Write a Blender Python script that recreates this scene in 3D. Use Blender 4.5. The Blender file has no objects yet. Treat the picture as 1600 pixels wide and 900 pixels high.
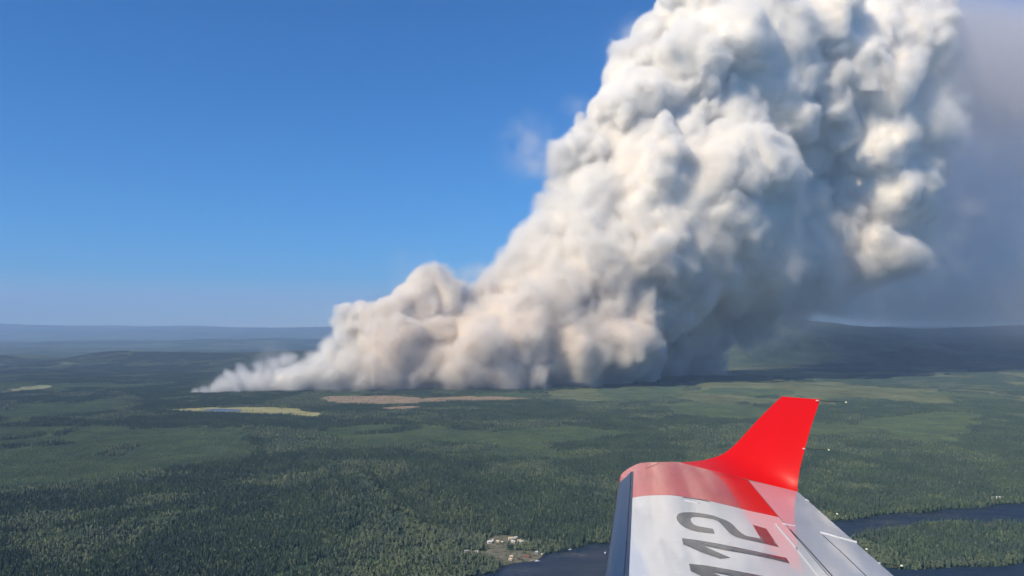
import bpy, bmesh, math, random
import numpy as np
from mathutils import Vector
from mathutils.geometry import delaunay_2d_cdt

scene = bpy.context.scene
C = scene.collection
R = math.radians
PI = math.pi

# ------------------------------------------------------------------ camera
EYE = 500.0
FPX = 1200.0                      # focal length in pixels of the 1600 wide photograph
PITCH = math.atan(68 / FPX)       # horizon at y = 518
cam_d = bpy.data.cameras.new("camera")
cam = bpy.data.objects.new("camera", cam_d)
C.objects.link(cam)
cam.location = (0, 0, EYE)
cam.rotation_euler = (PI / 2 + PITCH, 0, 0)
cam_d.sensor_width = 36.0
cam_d.lens = FPX / 1600 * 36.0
cam_d.clip_start = 0.1
cam_d.clip_end = 400000
scene.camera = cam

# ------------------------------------------------------------------ sky, sun, exposure
SUN_EL, SUN_AZ = R(40), R(-131)    # azimuth from +Y, clockwise positive
sd = Vector((math.sin(SUN_AZ) * math.cos(SUN_EL), math.cos(SUN_AZ) * math.cos(SUN_EL), math.sin(SUN_EL)))
world = bpy.data.worlds.new("World")
scene.world = world
world.use_nodes = True
wn, wl = world.node_tree.nodes, world.node_tree.links
wn.clear()
sky = wn.new("ShaderNodeTexSky"); sky.sky_type = 'NISHITA'; sky.sun_disc = False
sky.sun_elevation = SUN_EL; sky.sun_rotation = SUN_AZ
sky.altitude = 1500; sky.air_density = 1.0; sky.dust_density = 0.3; sky.ozone_density = 4.0
bg = wn.new("ShaderNodeBackground"); bg.inputs["Strength"].default_value = 0.12
wo = wn.new("ShaderNodeOutputWorld")
hs = wn.new("ShaderNodeHueSaturation"); hs.inputs["Saturation"].default_value = 2.25; hs.inputs["Value"].default_value = .98; hs.inputs["Hue"].default_value = .5065
wl.new(sky.outputs[0], hs.inputs["Color"]); wl.new(hs.outputs[0], bg.inputs[0]); wl.new(bg.outputs[0], wo.inputs[0])
sl = bpy.data.lights.new("sun", 'SUN'); sl.energy = 5.0; sl.angle = R(0.5); sl.color = (1, 0.88, 0.69)
so = bpy.data.objects.new("sun", sl); C.objects.link(so)
so.rotation_euler = sd.to_track_quat('Z', 'Y').to_euler()
scene.view_settings.view_transform = 'Standard'; scene.view_settings.look = 'None'
scene.view_settings.exposure = 0.2; scene.view_settings.gamma = 1.0
cy = scene.cycles
cy.max_bounces = 16; cy.diffuse_bounces = 3; cy.glossy_bounces = 3; cy.transmission_bounces = 2
cy.transparent_max_bounces = 8; cy.volume_bounces = 12; cy.volume_step_rate = 1.0; cy.volume_max_steps = 256
cy.use_denoising = True
cy.use_adaptive_sampling = True; cy.adaptive_threshold = 0.03

# ------------------------------------------------------------------ helpers
def ray(px, py):
    x = (px - 800) / FPX; y = (450 - py) / FPX
    cp, sp = math.cos(PITCH), math.sin(PITCH)
    return np.array([x, cp - y * sp, sp + y * cp])      # per unit of optical-axis distance

def ground(px, py, z=0.0):
    d = ray(px, py); t = (z - EYE) / d[2]
    return np.array([d[0] * t, d[1] * t])

def at_y(px, py, Y):
    d = ray(px, py); t = Y / d[1]
    return np.array([d[0] * t, Y, EYE + d[2] * t])

rng = np.random.default_rng(7)
_tab = np.random.default_rng(11).random((8, 256, 256)).astype(np.float32)
def vnoise(x, y, k=0):
    xi = np.floor(x).astype(np.int64); yi = np.floor(y).astype(np.int64)
    fx = x - xi; fy = y - yi
    fx = fx * fx * (3 - 2 * fx); fy = fy * fy * (3 - 2 * fy)
    t = _tab[k]
    a = t[xi & 255, yi & 255]; b = t[(xi + 1) & 255, yi & 255]
    c = t[xi & 255, (yi + 1) & 255]; d = t[(xi + 1) & 255, (yi + 1) & 255]
    return (a * (1 - fx) + b * fx) * (1 - fy) + (c * (1 - fx) + d * fx) * fy

def fbm(x, y, k=0, o=4):
    s = 0; a = 0.5; n = 0
    for i in range(o):
        s = s + a * vnoise(x * 2 ** i + 17.3 * i, y * 2 ** i + 5.1 * i, (k + i) & 7); n += a; a *= 0.5
    return s / n

def sstep(a, b, x):
    t = np.clip((x - a) / (b - a), 0, 1)
    return t * t * (3 - 2 * t)

def inside(poly, x, y):
    x = np.asarray(x, dtype=np.float64); y = np.asarray(y, dtype=np.float64)
    r = np.zeros(x.shape, bool)
    n = len(poly)
    for i in range(n):
        x0, y0 = poly[i]; x1, y1 = poly[(i + 1) % n]
        if y0 == y1: continue
        c = (y0 > y) != (y1 > y)
        r ^= c & (x < (x1 - x0) * (y - y0) / (y1 - y0) + x0)
    return r

def seg_dist(path, x, y):
    best = np.full(np.shape(x), 1e9)
    for (x0, y0), (x1, y1) in zip(path[:-1], path[1:]):
        dx, dy = x1 - x0, y1 - y0; L = dx * dx + dy * dy
        t = np.clip(((x - x0) * dx + (y - y0) * dy) / L, 0, 1)
        best = np.minimum(best, np.hypot(x - x0 - t * dx, y - y0 - t * dy))
    return best

def mesh_np(name, v, f, mat=None, smooth=False):
    v = np.asarray(v, np.float32); f = np.asarray(f, np.int32)
    me = bpy.data.meshes.new(name)
    n = f.shape[1]
    me.vertices.add(len(v)); me.vertices.foreach_set("co", v.ravel())
    me.loops.add(f.size); me.loops.foreach_set("vertex_index", f.ravel())
    me.polygons.add(len(f)); me.polygons.foreach_set("loop_start", np.arange(0, f.size, n, dtype=np.int32))
    try: me.polygons.foreach_set("loop_total", np.full(len(f), n, np.int32))
    except Exception: pass
    me.update(calc_edges=True); me.validate()
    if smooth: me.polygons.foreach_set("use_smooth", np.ones(len(f), bool))
    if mat: me.materials.append(mat)
    return me

def link(name, me, parent=None, loc=None):
    o = bpy.data.objects.new(name, me); C.objects.link(o)
    if loc is not None: o.location = loc
    if parent: o.parent = parent
    return o

def tag(o, label=None, cat=None, group=None, kind=None):
    if label: o['label'] = label
    if cat: o['category'] = cat
    if group: o['group'] = group
    if kind: o['kind'] = kind
    return o

def grid_faces(nu, nv, closed=False):
    i = np.arange(nu - 1)[:, None]; j = np.arange(nv - 1 if not closed else nv)[None, :]
    j2 = (j + 1) % nv
    return np.stack([i * nv + j, i * nv + j2, (i + 1) * nv + j2, (i + 1) * nv + j], -1).reshape(-1, 4)

# ---- node helpers
def new_mat(name):
    m = bpy.data.materials.new(name); m.use_nodes = True
    m.node_tree.nodes.clear()
    out = m.node_tree.nodes.new("ShaderNodeOutputMaterial")
    return m, m.node_tree.nodes, m.node_tree.links, out

def pbsdf(N, **k):
    b = N.new("ShaderNodeBsdfPrincipled")
    for kk, vv in k.items(): b.inputs[kk].default_value = vv
    return b

def mixc(N, L, fac, a, b, blend='MIX'):
    m = N.new("ShaderNodeMix"); m.data_type = 'RGBA'; m.blend_type = blend
    for s, v in ((0, fac), (6, a), (7, b)):
        if isinstance(v, bpy.types.NodeSocket): L.new(v, m.inputs[s])
        else: m.inputs[s].default_value = v if s == 0 else (*v, 1)[:4]
    return m.outputs[2]

def noise_node(N, L, scale, detail=4, rough=.55, vec=None):
    n = N.new("ShaderNodeTexNoise"); n.inputs["Scale"].default_value = scale
    n.inputs["Detail"].default_value = detail; n.inputs["Roughness"].default_value = rough
    if vec: L.new(vec, n.inputs["Vector"])
    return n

def ramp(N, L, fac, a, b):
    r = N.new("ShaderNodeMapRange"); r.inputs[1].default_value = a; r.inputs[2].default_value = b
    L.new(fac, r.inputs[0]); return r.outputs[0]

def simple_mat(name, col, rough=.6, noise=0.0, nscale=5, **k):
    m, N, L, out = new_mat(name)
    b = pbsdf(N, Roughness=rough, **k)
    if noise:
        g = N.new("ShaderNodeTexCoord"); n = noise_node(N, L, nscale, vec=g.outputs["Object"])
        c = mixc(N, L, ramp(N, L, n.outputs[0], .3, .7), tuple(x * (1 - noise) for x in col), tuple(min(1, x * (1 + noise)) for x in col))
        L.new(c, b.inputs["Base Color"])
    else: b.inputs["Base Color"].default_value = (*col, 1)
    L.new(b.outputs[0], out.inputs[0])
    return m

# ------------------------------------------------------------------ land layout (ground polygons)
def gpoly(pts): return [tuple(ground(*p)) for p in pts]

LAKE_LEFT = gpoly([(640, 935), (700, 915), (735, 901), (768, 896), (778, 891), (786, 885), (800, 881), (835, 877), (848, 872), (852, 866),
                   (862, 864), (880, 861), (905, 856), (925, 850), (950, 849), (975, 846), (1010, 838), (1080, 832), (1160, 826), (1240, 818)])
RIVER = gpoly([(1240, 818), (1300, 815), (1310, 814), (1345, 811), (1370, 806), (1400, 803), (1440, 802), (1455, 800), (1470, 796), (1500, 795), (1540, 794), (1560, 788), (1600, 787), (1700, 783), (1800, 775)])
RIVER_LOW = gpoly([(1800, 812), (1700, 820), (1600, 823), (1570, 820), (1540, 821), (1500, 819), (1450, 821), (1420, 826), (1380, 830), (1350, 834), (1325, 845), (1320, 862), (1340, 876), (1370, 884),
                   (1400, 890), (1430, 892), (1460, 889), (1500, 887), (1540, 886), (1575, 885), (1600, 879), (1700, 868), (1800, 862)])
far_r = [(2600, 1900), (2600, 1000), (-200, 900)]
def refine(poly, step, amp, k):
    out = []
    n = len(poly)
    for i in range(n):
        a = np.array(poly[i]); b = np.array(poly[(i + 1) % n]); L = np.linalg.norm(b - a)
        m = max(1, int(min(L, 3000) / step))
        for j in range(m):
            p = a + (b - a) * j / m
            nrm = np.array([-(b - a)[1], (b - a)[0]]) / max(L, 1e-6)
            d = (fbm(np.array([p[0] / 30.]), np.array([p[1] / 30.]), k, 3)[0] - .5) * amp
            out.append(tuple(p + nrm * d))
    return out
LAKE = refine(LAKE_LEFT[:-1] + RIVER + RIVER_LOW + far_r, 12, 16, 2)
WETLAND = refine(gpoly([(255, 641), (280, 639), (310, 637.5), (350, 637), (420, 636.5), (462, 638), (470, 641.5), (490, 644), (506, 648.5), (492, 653.5), (470, 652), (430, 649), (380, 647.5), (330, 646), (290, 644)]), 60, 120, 1)
POND = refine(gpoly([(316, 641.5), (325, 639.5), (345, 638.8), (368, 639.5), (382, 642), (368, 644.5), (345, 645), (328, 644)]), 40, 60, 3)
BURN = refine(gpoly([(500, 622), (515, 620), (560, 619), (610, 618), (640, 620), (655, 623), (690, 621), (720, 619.5), (780, 620), (820, 621.5), (842, 625), (800, 627), (760, 628), (700, 628), (640, 632), (580, 634), (530, 631), (515, 627)]), 60, 160, 4)
BURN2 = refine(gpoly([(590, 637.5), (620, 636), (650, 634.5), (668, 636.5), (640, 640), (605, 642.5)]), 50, 90, 5)
FIELD_L1 = refine(gpoly([(0, 614), (30, 606), (60, 602), (80, 603), (75, 608), (40, 612), (15, 615)]), 80, 200, 6)
FIELD_L2 = refine(gpoly([(64, 613.6), (85, 611.3), (115, 611), (98, 614.2), (75, 615.2)]), 60, 80, 7)
VILLAGE = refine(gpoly([(722, 866), (728, 861), (760, 862), (762, 856), (756, 850), (762, 842), (775, 837), (800, 838), (822, 844), (826, 850), (808, 852), (790, 853), (792, 860), (838, 862), (850, 866), (846, 872), (838, 878),
                        (812, 880), (800, 882), (788, 886), (778, 882), (770, 874), (745, 868)]), 8, 8, 0)
DOCK_FIELD = refine(gpoly([(1540, 782), (1550, 776), (1570, 775.5), (1576, 779), (1560, 783)]), 10, 8, 1)
YOUNG = [gpoly(p) for p in ([(-300, 680), (0, 672), (150, 668), (400, 668), (430, 690), (400, 712), (280, 735), (120, 760), (-300, 785)],
                            [(440, 684), (520, 668), (640, 665), (760, 672), (900, 668), (1000, 680), (900, 692), (700, 690), (520, 694)],
                            [(1330, 655), (1420, 648), (1500, 644), (1545, 650), (1520, 668), (1495, 690), (1460, 702), (1400, 684), (1350, 668)],
                            [(845, 612), (900, 607), (1000, 603), (1080, 605), (1045, 622), (1010, 626), (900, 628), (850, 624)],
                            [(1000, 635), (1120, 628), (1230, 640), (1200, 655), (1060, 650)])]
RAVINE = [tuple(ground(*p)) for p in ((555, 728), (585, 748), (610, 770), (640, 795), (662, 815), (672, 840))]
RAVINE2 = [tuple(ground(*p)) for p in ((395, 670), (418, 700), (400, 735), (430, 765))]
TRACKS_AND_LIT_RIM = [[tuple(ground(*p)) for p in q] for q in (
    [(0, 846), (80, 843), (160, 832), (215, 818), (280, 806), (330, 798)],
    [(500, 885), (560, 870), (600, 855), (640, 848)],
    [(440, 897), (520, 889), (575, 878)], [(545, 752), (572, 768), (598, 788), (628, 815), (648, 842), (650, 862)],  # final path here: paler cover standing in for the sunlit ravine rim
    [(250, 742), (340, 744), (420, 738)])]
OPEN_POLYS = [LAKE, WETLAND, POND, BURN, BURN2, FIELD_L1, FIELD_L2, VILLAGE, DOCK_FIELD]

def lake_mask(x, y):
    """0 close to the lake, 1 far off"""
    d = seg_dist(LAKE[::3] + [LAKE[0]], x, y)
    return np.where(inside(LAKE, x, y), 0.0, sstep(60, 500, d))

_rx = np.array([-9e4, -3e4, -1.6e4, -8000, -6000, 0, 9000, 9e4])
def height(x, y, lake=True):
    x = np.asarray(x, float); y = np.asarray(y, float)
    D = np.maximum(y, 1.0)
    px = 800 + FPX * x / D                                     # bearing, used only to lay the ridges out in plan
    h = (fbm(x / 900, y / 900, 0, 4) - .5) * 46 * sstep(1500, 3500, D) + (fbm(x / 260, y / 260, 3, 3) - .5) * 14
    r = seg_dist(RAVINE, x, y)
    side = np.where(x < np.interp(y, [p[1] for p in RAVINE[::-1]], [p[0] for p in RAVINE[::-1]]), 1, -1)
    w = np.exp(-(r / 150) ** 2) * sstep(RAVINE[-1][1] - 60, RAVINE[-1][1] + 150, y) * (1 - sstep(RAVINE[0][1] - 250, RAVINE[0][1] + 60, y))
    h = h + w * (58 * np.tanh(side * r / 85.) - 2)
    r2 = seg_dist(RAVINE2, x, y); h = h - 14 * np.exp(-(r2 / 60) ** 2)
    flat = np.ones_like(h)
    for P in (WETLAND, POND, BURN, BURN2, FIELD_L1, FIELD_L2):
        c = np.mean(np.array(P), 0); w_ = np.ptp(np.array(P)[:, 0]) * .5; l_ = np.ptp(np.array(P)[:, 1]) * .5
        q = np.hypot((x - c[0]) / (w_ * 1.5), (y - c[1]) / (l_ * 2.0))
        flat = np.minimum(flat, sstep(.8, 1.4, q))
    h = h * flat
    near = (y < 4500) & (y > 500)
    if lake and near.any():
        lm = np.ones_like(h); lm[near] = lake_mask(x[near], y[near]); h = h * lm
    # middle ridge on the left, low and long
    h = h + 150 * np.exp(-((D - 12500) / 1000) ** 2) * sstep(-7600, -6300, x) * (1 - sstep(-2500, 2500, x)) * (.85 + .3 * fbm(x / 1500, y / 4000, 5, 2))
    h = h + 110 * np.exp(-((D - 12800) / 1000) ** 2) * sstep(-12000, -10000, x) * (1 - sstep(-8200, -7400, x))
    h = h + 60 * (fbm(x / 3000, y / 2200, 1, 3) - .35) * sstep(14000, 20000, D)
    # far mountains
    far = sstep(34000, 56000, D) * (1 - sstep(66000, 88000, D))
    h = h + far * (700 + 950 * (fbm(x / 9000, y / 16000, 6, 4) - .35) * np.interp(px, [0, 150, 500, 900], [1, 1.1, .6, .6]))
    h = h + 330 * sstep(24000, 29000, D) * (1 - sstep(29000, 36000, D)) * fbm(x / 5000, y / 6000, 2, 3) * (1 - sstep(8000, 12000, x))
    # hill on the right
    prof = np.interp(px, [1040, 1100, 1180, 1225, 1260, 1330, 1450, 1540, 1600, 1700, 2200], [0, 120, 520, 720, 710, 620, 560, 580, 620, 560, 300])
    hd = sstep(10200, 13800, D) * (1 - sstep(14200, 19000, D))
    h = h + hd * prof * (1 + .10 * (fbm(x / 1500, y / 1500, 4, 3) - .5)) * np.where(x > 0, 1, 0)
    return h

DARK_LINES = [[tuple(ground(*p)) for p in q] for q in (
    [(0, 689), (55, 684), (62, 681)], [(72, 697), (103, 696)], [(92, 681), (119, 673)], [(175, 708), (185, 700), (203, 695)], [(137, 663), (180, 659), (225, 655)], [(219, 669), (270, 668), (328, 663)],
    [(0, 700), (30, 699)], [(560, 733), (588, 750), (613, 770), (643, 795), (665, 815), (676, 842)], [(560, 676), (620, 674), (640, 670)], [(860, 640), (960, 636), (1040, 640)])]  # the ravine line is dark spruce cover standing in for its shaded slope
def cover(x, y):
    """land cover: 0 dark spruce .. 1 pale young growth; second value: extra pale meadow"""
    n = fbm(x / 700 + 3, y / 1000 + 8, 2, 5)
    big = fbm(x / 2600, y / 3400 + 2, 5, 3)
    c = sstep(.50, .60, n * .6 + big * .4) * .6
    wx = x + (fbm(x / 150, y / 150, 1, 3) - .5) * 180; wy = y + (fbm(x / 150 + 9, y / 150, 4, 3) - .5) * 180
    yy = np.zeros_like(c)
    DARK = [gpoly(p) for p in ([(395, 668), (425, 662), (560, 690), (540, 705), (470, 705), (440, 770), (395, 770), (380, 720)], [(0, 792), (200, 780), (330, 770), (300, 795), (150, 815), (0, 830)])]
    dk = np.full(np.shape(x), 1e9)
    if np.size(x) < 200000:
        for T in DARK_LINES: dk = np.minimum(dk, seg_dist(T, x, y))
    for P in YOUNG: yy = np.maximum(yy, inside(P, wx, wy).astype(float))
    c = np.where(y < 3100, c * .55, c)
    c = np.maximum(c, yy * .95)
    c = np.where(dk < 34, 0, c)
    for P in DARK: c = np.where(inside(P, wx, wy), 0, c)
    pxb = 800 + FPX * x / np.maximum(y, 1)
    c = np.maximum(c, .85 * sstep(10300, 11200, y) * (1 - sstep(15000, 17000, y)) * sstep(1080, 1140, pxb) * (1 - sstep(1340, 1500, pxb)) * (.5 + n))
    # pale meadows on the right, beyond the wing
    m = fbm(x / 500 + 4, y / 900 + 1, 7, 4)
    me = sstep(.42, .50, m) * sstep(500, 1800, x) * sstep(4800, 5600, y) * (1 - sstep(9800, 11500, y))
    me2 = sstep(.52, .60, fbm(x / 1300 + 14, y / 1500 + 3, 3, 4)) * sstep(7500, 9500, y) * .45
    me = np.maximum(me, .75 * inside(YOUNG[3], wx, wy) * sstep(.35, .5, m)); me = np.maximum(me, .3 * inside(YOUNG[2], wx, wy))
    return np.clip(c, 0, 1), np.clip(np.maximum(me, me2), 0, 1)

# ------------------------------------------------------------------ ground sheet
def m_ground():
    m, N, L, out = new_mat("forest_floor")
    a = N.new("ShaderNodeVertexColor"); a.layer_name = "cover"
    sp = N.new("ShaderNodeSeparateColor"); L.new(a.outputs[0], sp.inputs[0])
    g = N.new("ShaderNodeNewGeometry")
    mp = N.new("ShaderNodeMapping"); mp.inputs["Scale"].default_value = (1 / 60, 1 / 60, 1 / 60); L.new(g.outputs["Position"], mp.inputs[0])
    n = noise_node(N, L, 1.0, 6, .65, mp.outputs[0])
    n2 = noise_node(N, L, .17, 4, .6, mp.outputs[0])
    f = ramp(N, L, n.outputs[0], .3, .7)
    dark = mixc(N, L, f, (.023, .050, .047), (.062, .100, .080))
    young = mixc(N, L, f, (.060, .100, .066), (.096, .140, .090))
    mead = mixc(N, L, f, (.125, .155, .085), (.22, .235, .135))
    c = mixc(N, L, sp.outputs[0], dark, young)
    c = mixc(N, L, sp.outputs[1], c, mead)
    c = mixc(N, L, sp.outputs[2], c, (.17, .16, .12))
    c = mixc(N, L, ramp(N, L, n2.outputs[0], .35, .7), c, (0.5, .52, .5), 'MULTIPLY')
    b = pbsdf(N, Roughness=1.0); b.inputs["Specular IOR Level"].default_value = 0.0
    L.new(c, b.inputs["Base Color"])
    bp = N.new("ShaderNodeBump"); bp.inputs["Strength"].default_value = .9; bp.inputs["Distance"].default_value = 12
    L.new(n.outputs[0], bp.inputs["Height"]); L.new(bp.outputs[0], b.inputs["Normal"])
    L.new(b.outputs[0], out.inputs[0])
    return m
M_GROUND = m_ground()
ang = np.concatenate([np.linspace(-180, -44, 40, endpoint=False), np.linspace(-44, 44, 1000, endpoint=False), np.linspace(44, 180, 40, endpoint=False)])
rad = np.concatenate([[40, 400, 800, 1100], np.geomspace(1300, 12000, 420), np.geomspace(12100, 32000, 170), np.geomspace(33000, 90000, 90)])
A, RR = np.meshgrid(R(1) * ang, rad, indexing='xy')
gx = (RR * np.sin(A)).ravel(); gy = (RR * np.cos(A)).ravel()
gh = height(gx, gy)
inl = np.zeros_like(gx, bool); nr = (np.hypot(gx, gy) < 6000)
inl[nr] = inside(LAKE, gx[nr], gy[nr])
front = gy > 500
gh = np.where(front | (np.hypot(gx, gy) < 1200), gh, gh * .3)
gh = np.where(inl, -.6, gh)
fc = grid_faces(len(rad), len(ang), closed=True)
fc = fc[:, ::-1]
me = mesh_np("ground", np.stack([gx, gy, gh], 1), fc, M_GROUND, smooth=True)
c1, c2 = cover(gx, gy)
tr = np.full(gx.shape, 1e9)
sel = nr & front
for T in TRACKS_AND_LIT_RIM: tr[sel] = np.minimum(tr[sel], seg_dist(T, gx[sel], gy[sel]))
c3 = np.clip(1 - tr / 9., 0, 1)
col = np.stack([c1, c2, c3, np.ones_like(c1)], 1).astype(np.float32)
ca = me.color_attributes.new("cover", 'FLOAT_COLOR', 'POINT'); ca.data.foreach_set("color", col.ravel())
tag(link("ground", me), kind="structure")

# ------------------------------------------------------------------ lake, wetland, pond, clearings: thin sheets on the ground
def sheet(name, poly, mat, z, label=None, thick=0.0):
    co = [Vector(p) for p in poly]
    v, e, f, *_ = delaunay_2d_cdt(co, [], [list(range(len(co)))], 1, 1e-3)
    me = bpy.data.meshes.new(name)
    me.from_pydata([(p.x, p.y, z) for p in v], [], [tuple(q) for q in f]); me.materials.append(mat)
    bm = bmesh.new(); bm.from_mesh(me)
    for q in bm.faces:
        q.normal_update()
        if q.normal.z < 0: q.normal_flip()
    bm.to_mesh(me); bm.free()
    o = link(name, me); tag(o, label=label, kind="structure")
    return o

def m_water(name, col, rough, bump):
    m, N, L, out = new_mat(name)
    g = N.new("ShaderNodeNewGeometry")
    mp = N.new("ShaderNodeMapping"); mp.inputs["Scale"].default_value = (1 / 9, 1 / 5, 1); L.new(g.outputs["Position"], mp.inputs[0])
    n = noise_node(N, L, 1, 3, .6, mp.outputs[0])
    mp2 = N.new("ShaderNodeMapping"); mp2.inputs["Scale"].default_value = (1 / 260, 1 / 120, 1); L.new(g.outputs["Position"], mp2.inputs[0])
    n2 = noise_node(N, L, 1, 3, .6, mp2.outputs[0])
    b = pbsdf(N, Roughness=rough); b.inputs["IOR"].default_value = 1.33; b.inputs["Specular IOR Level"].default_value = .2
    L.new(mixc(N, L, ramp(N, L, n2.outputs[0], .35, .65), col, tuple(c * 1.5 for c in col)), b.inputs["Base Color"])
    rr = N.new("ShaderNodeMapRange"); rr.inputs[1].default_value = .35; rr.inputs[2].default_value = .65
    rr.inputs[3].default_value = rough * .6; rr.inputs[4].default_value = rough * 1.6
    L.new(n2.outputs[0], rr.inputs[0]); L.new(rr.outputs[0], b.inputs["Roughness"])
    bp = N.new("ShaderNodeBump"); bp.inputs["Strength"].default_value = bump; bp.inputs["Distance"].default_value = .6
    L.new(n.outputs[0], bp.inputs["Height"]); L.new(bp.outputs[0], b.inputs["Normal"])
    L.new(b.outputs[0], out.inputs[0])
    return m
M_WATER = m_water("lake_water", (.010, .022, .042), .38, .9)
M_POND = m_water("pond_water", (.09, .11, .13), .35, .2)
sheet("lake_water", LAKE, M_WATER, 0.9)

def m_field(name, a, b_, spot, sc=1 / 60):
    m, N, L, out = new_mat(name)
    g = N.new("ShaderNodeNewGeometry")
    mp = N.new("ShaderNodeMapping"); mp.inputs["Scale"].default_value = (sc * .6, sc, sc); L.new(g.outputs["Position"], mp.inputs[0])
    n = noise_node(N, L, 1, 5, .65, mp.outputs[0]); n2 = noise_node(N, L, 2.3, 4, .6, mp.outputs[0])
    c = mixc(N, L, ramp(N, L, n.outputs[0], .35, .65), a, b_)
    c = mixc(N, L, ramp(N, L, n2.outputs[0], .56, .66), c, spot)
    b = pbsdf(N, Roughness=.95); b.inputs["Specular IOR Level"].default_value = .1
    L.new(c, b.inputs["Base Color"]); L.new(b.outputs[0], out.inputs[0])
    return m
M_WET = m_field("sedge", (.23, .24, .10), (.36, .33, .16), (.15, .18, .08), 1 / 130)
M_BURN = m_field("cleared_soil", (.34, .23, .16), (.22, .19, .12), (.08, .09, .05), 1 / 110)
M_HAY = m_field("dry_grass", (.22, .23, .12), (.26, .26, .15), (.14, .16, .08))
M_DIRT = m_field("village_dirt", (.11, .115, .07), (.21, .19, .14), (.055, .075, .04), 1 / 18)
sheet("wetland", WETLAND, M_WET, 1.6)
sheet("pond_water", POND, M_POND, 2.4)
sheet("cleared_ground", BURN, M_BURN, 1.6)
sheet("cleared_ground", BURN2, M_BURN, 1.6)
sheet("meadow", FIELD_L1, M_HAY, 1.6)
sheet("meadow", FIELD_L2, M_HAY, 1.6)
sheet("village_ground", VILLAGE, M_DIRT, 1.5)
sheet("meadow", DOCK_FIELD, M_HAY, 1.5)

# ------------------------------------------------------------------ trees
def m_leaf(name, a, b_, bark=None):
    m, N, L, out = new_mat(name)
    oi = N.new("ShaderNodeObjectInfo"); g = N.new("ShaderNodeNewGeometry")
    mp = N.new("ShaderNodeMapping"); mp.inputs["Scale"].default_value = (.11, .11, .11); L.new(g.outputs["Position"], mp.inputs[0])
    n = noise_node(N, L, 1, 3, .8, mp.outputs[0])
    mp2 = N.new("ShaderNodeMapping"); mp2.inputs["Scale"].default_value = (.006, .006, .006); L.new(g.outputs["Position"], mp2.inputs[0])
    n2 = noise_node(N, L, 1, 4, .6, mp2.outputs[0])
    c = mixc(N, L, ramp(N, L, n.outputs[0], .3, .7), a, b_)
    c = mixc(N, L, ramp(N, L, n2.outputs[0], .40, .65), c, (1.5, 1.4, 1.1), 'MULTIPLY')
    b = pbsdf(N, Roughness=.85); b.inputs["Specular IOR Level"].default_value = .15
    L.new(c, b.inputs["Base Color"]); L.new(b.outputs[0], out.inputs[0])
    return m
M_SPRUCE = m_leaf("spruce_needles", (.024, .054, .052), (.082, .122, .094))
M_ASPEN = m_leaf("aspen_leaves", (.074, .106, .074), (.136, .164, .112))
M_YOUNG = m_leaf("young_pine_needles", (.058, .096, .064), (.100, .142, .092))
M_BARK = simple_mat("bark", (.11, .085, .065), .9, .3, 2)

def conifer(V, F, MI, x, y, z, h, r, rnd, mi=0, tiers=3, seg=6):
    """ragged tiers of drooping boughs"""
    for t in range(tiers):
        z0 = z + h * (.10 + .72 * t / tiers); z1 = z + h * min(1.0, .10 + .72 * t / tiers + .45 + .12 * (t == tiers - 1))
        rr = r * (1 - .78 * t / tiers)
        b = len(V); off = rnd.random() * 6.28
        for k in range(seg * 2):
            q = rr * ((1.15 if k % 2 == 0 else .55) * rnd.uniform(.75, 1.2)); a = off + PI * k / seg
            V.append((x + q * math.cos(a), y + q * math.sin(a), z0 + rnd.uniform(-.04, .05) * h))
        V.append((x + rnd.uniform(-.1, .1), y, z1))
        for k in range(seg * 2): F.append((b + k, b + (k + 1) % (seg * 2), b + seg * 2)); MI.append(mi)

def broad(V, F, MI, x, y, z, h, r, rnd, mi=1):
    """small leaf clumps spread through an egg-shaped crown"""
    for k in range(16):
        a = rnd.random() * 6.28; zz = rnd.uniform(.3, 1); q = r * math.sin(PI * (.12 + .8 * zz)) * rnd.uniform(.4, 1)
        cx, cy_, cz = x + q * math.cos(a), y + q * math.sin(a), z + h * (.15 + .8 * zz) - r * .3
        s = r * rnd.uniform(.35, .6); b = len(V)
        for i in range(4):
            a2 = i * PI / 2 + rnd.random(); V.append((cx + s * math.cos(a2), cy_ + s * math.sin(a2), cz + rnd.uniform(-.3, .3) * s))
        V.append((cx, cy_, cz + s * .9))
        for i in range(4): F.append((b + i, b + (i + 1) % 4, b + 4)); MI.append(mi)

TS = 48.0
def tile_mesh(kind, seed, n, size):
    rnd = random.Random(seed); V, F, MI = [], [], []
    g = int(math.sqrt(n)) + 1; pts = [((i + rnd.uniform(.05, .95)) / g - .5, (j + rnd.uniform(.05, .95)) / g - .5) for i in range(g) for j in range(g)]
    rnd.shuffle(pts)
    for (u, w) in pts[:n]:
        x, y = u * size, w * size
        if kind == 0:
            if rnd.random() < .85: conifer(V, F, MI, x, y, -2, rnd.uniform(11, 25), rnd.uniform(1.7, 2.9), rnd)
            else: broad(V, F, MI, x, y, -2, rnd.uniform(10, 17), rnd.uniform(2.2, 3.4), rnd)
        elif kind == 1:
            if rnd.random() < .5: conifer(V, F, MI, x, y, -2, rnd.uniform(9, 20), rnd.uniform(1.6, 2.6), rnd)
            else: broad(V, F, MI, x, y, -2, rnd.uniform(9, 16), rnd.uniform(2.4, 3.8), rnd)
        else:
            conifer(V, F, MI, x, y, -1, rnd.uniform(3.5, 8), rnd.uniform(1.5, 2.4), rnd, 2, 2, 4)
    me = bpy.data.meshes.new("tree_clump"); me.from_pydata(V, [], F)
    for m in (M_SPRUCE, M_ASPEN, M_YOUNG): me.materials.append(m)
    me.polygons.foreach_set("material_index", np.array(MI, np.int32))
    return me

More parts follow.
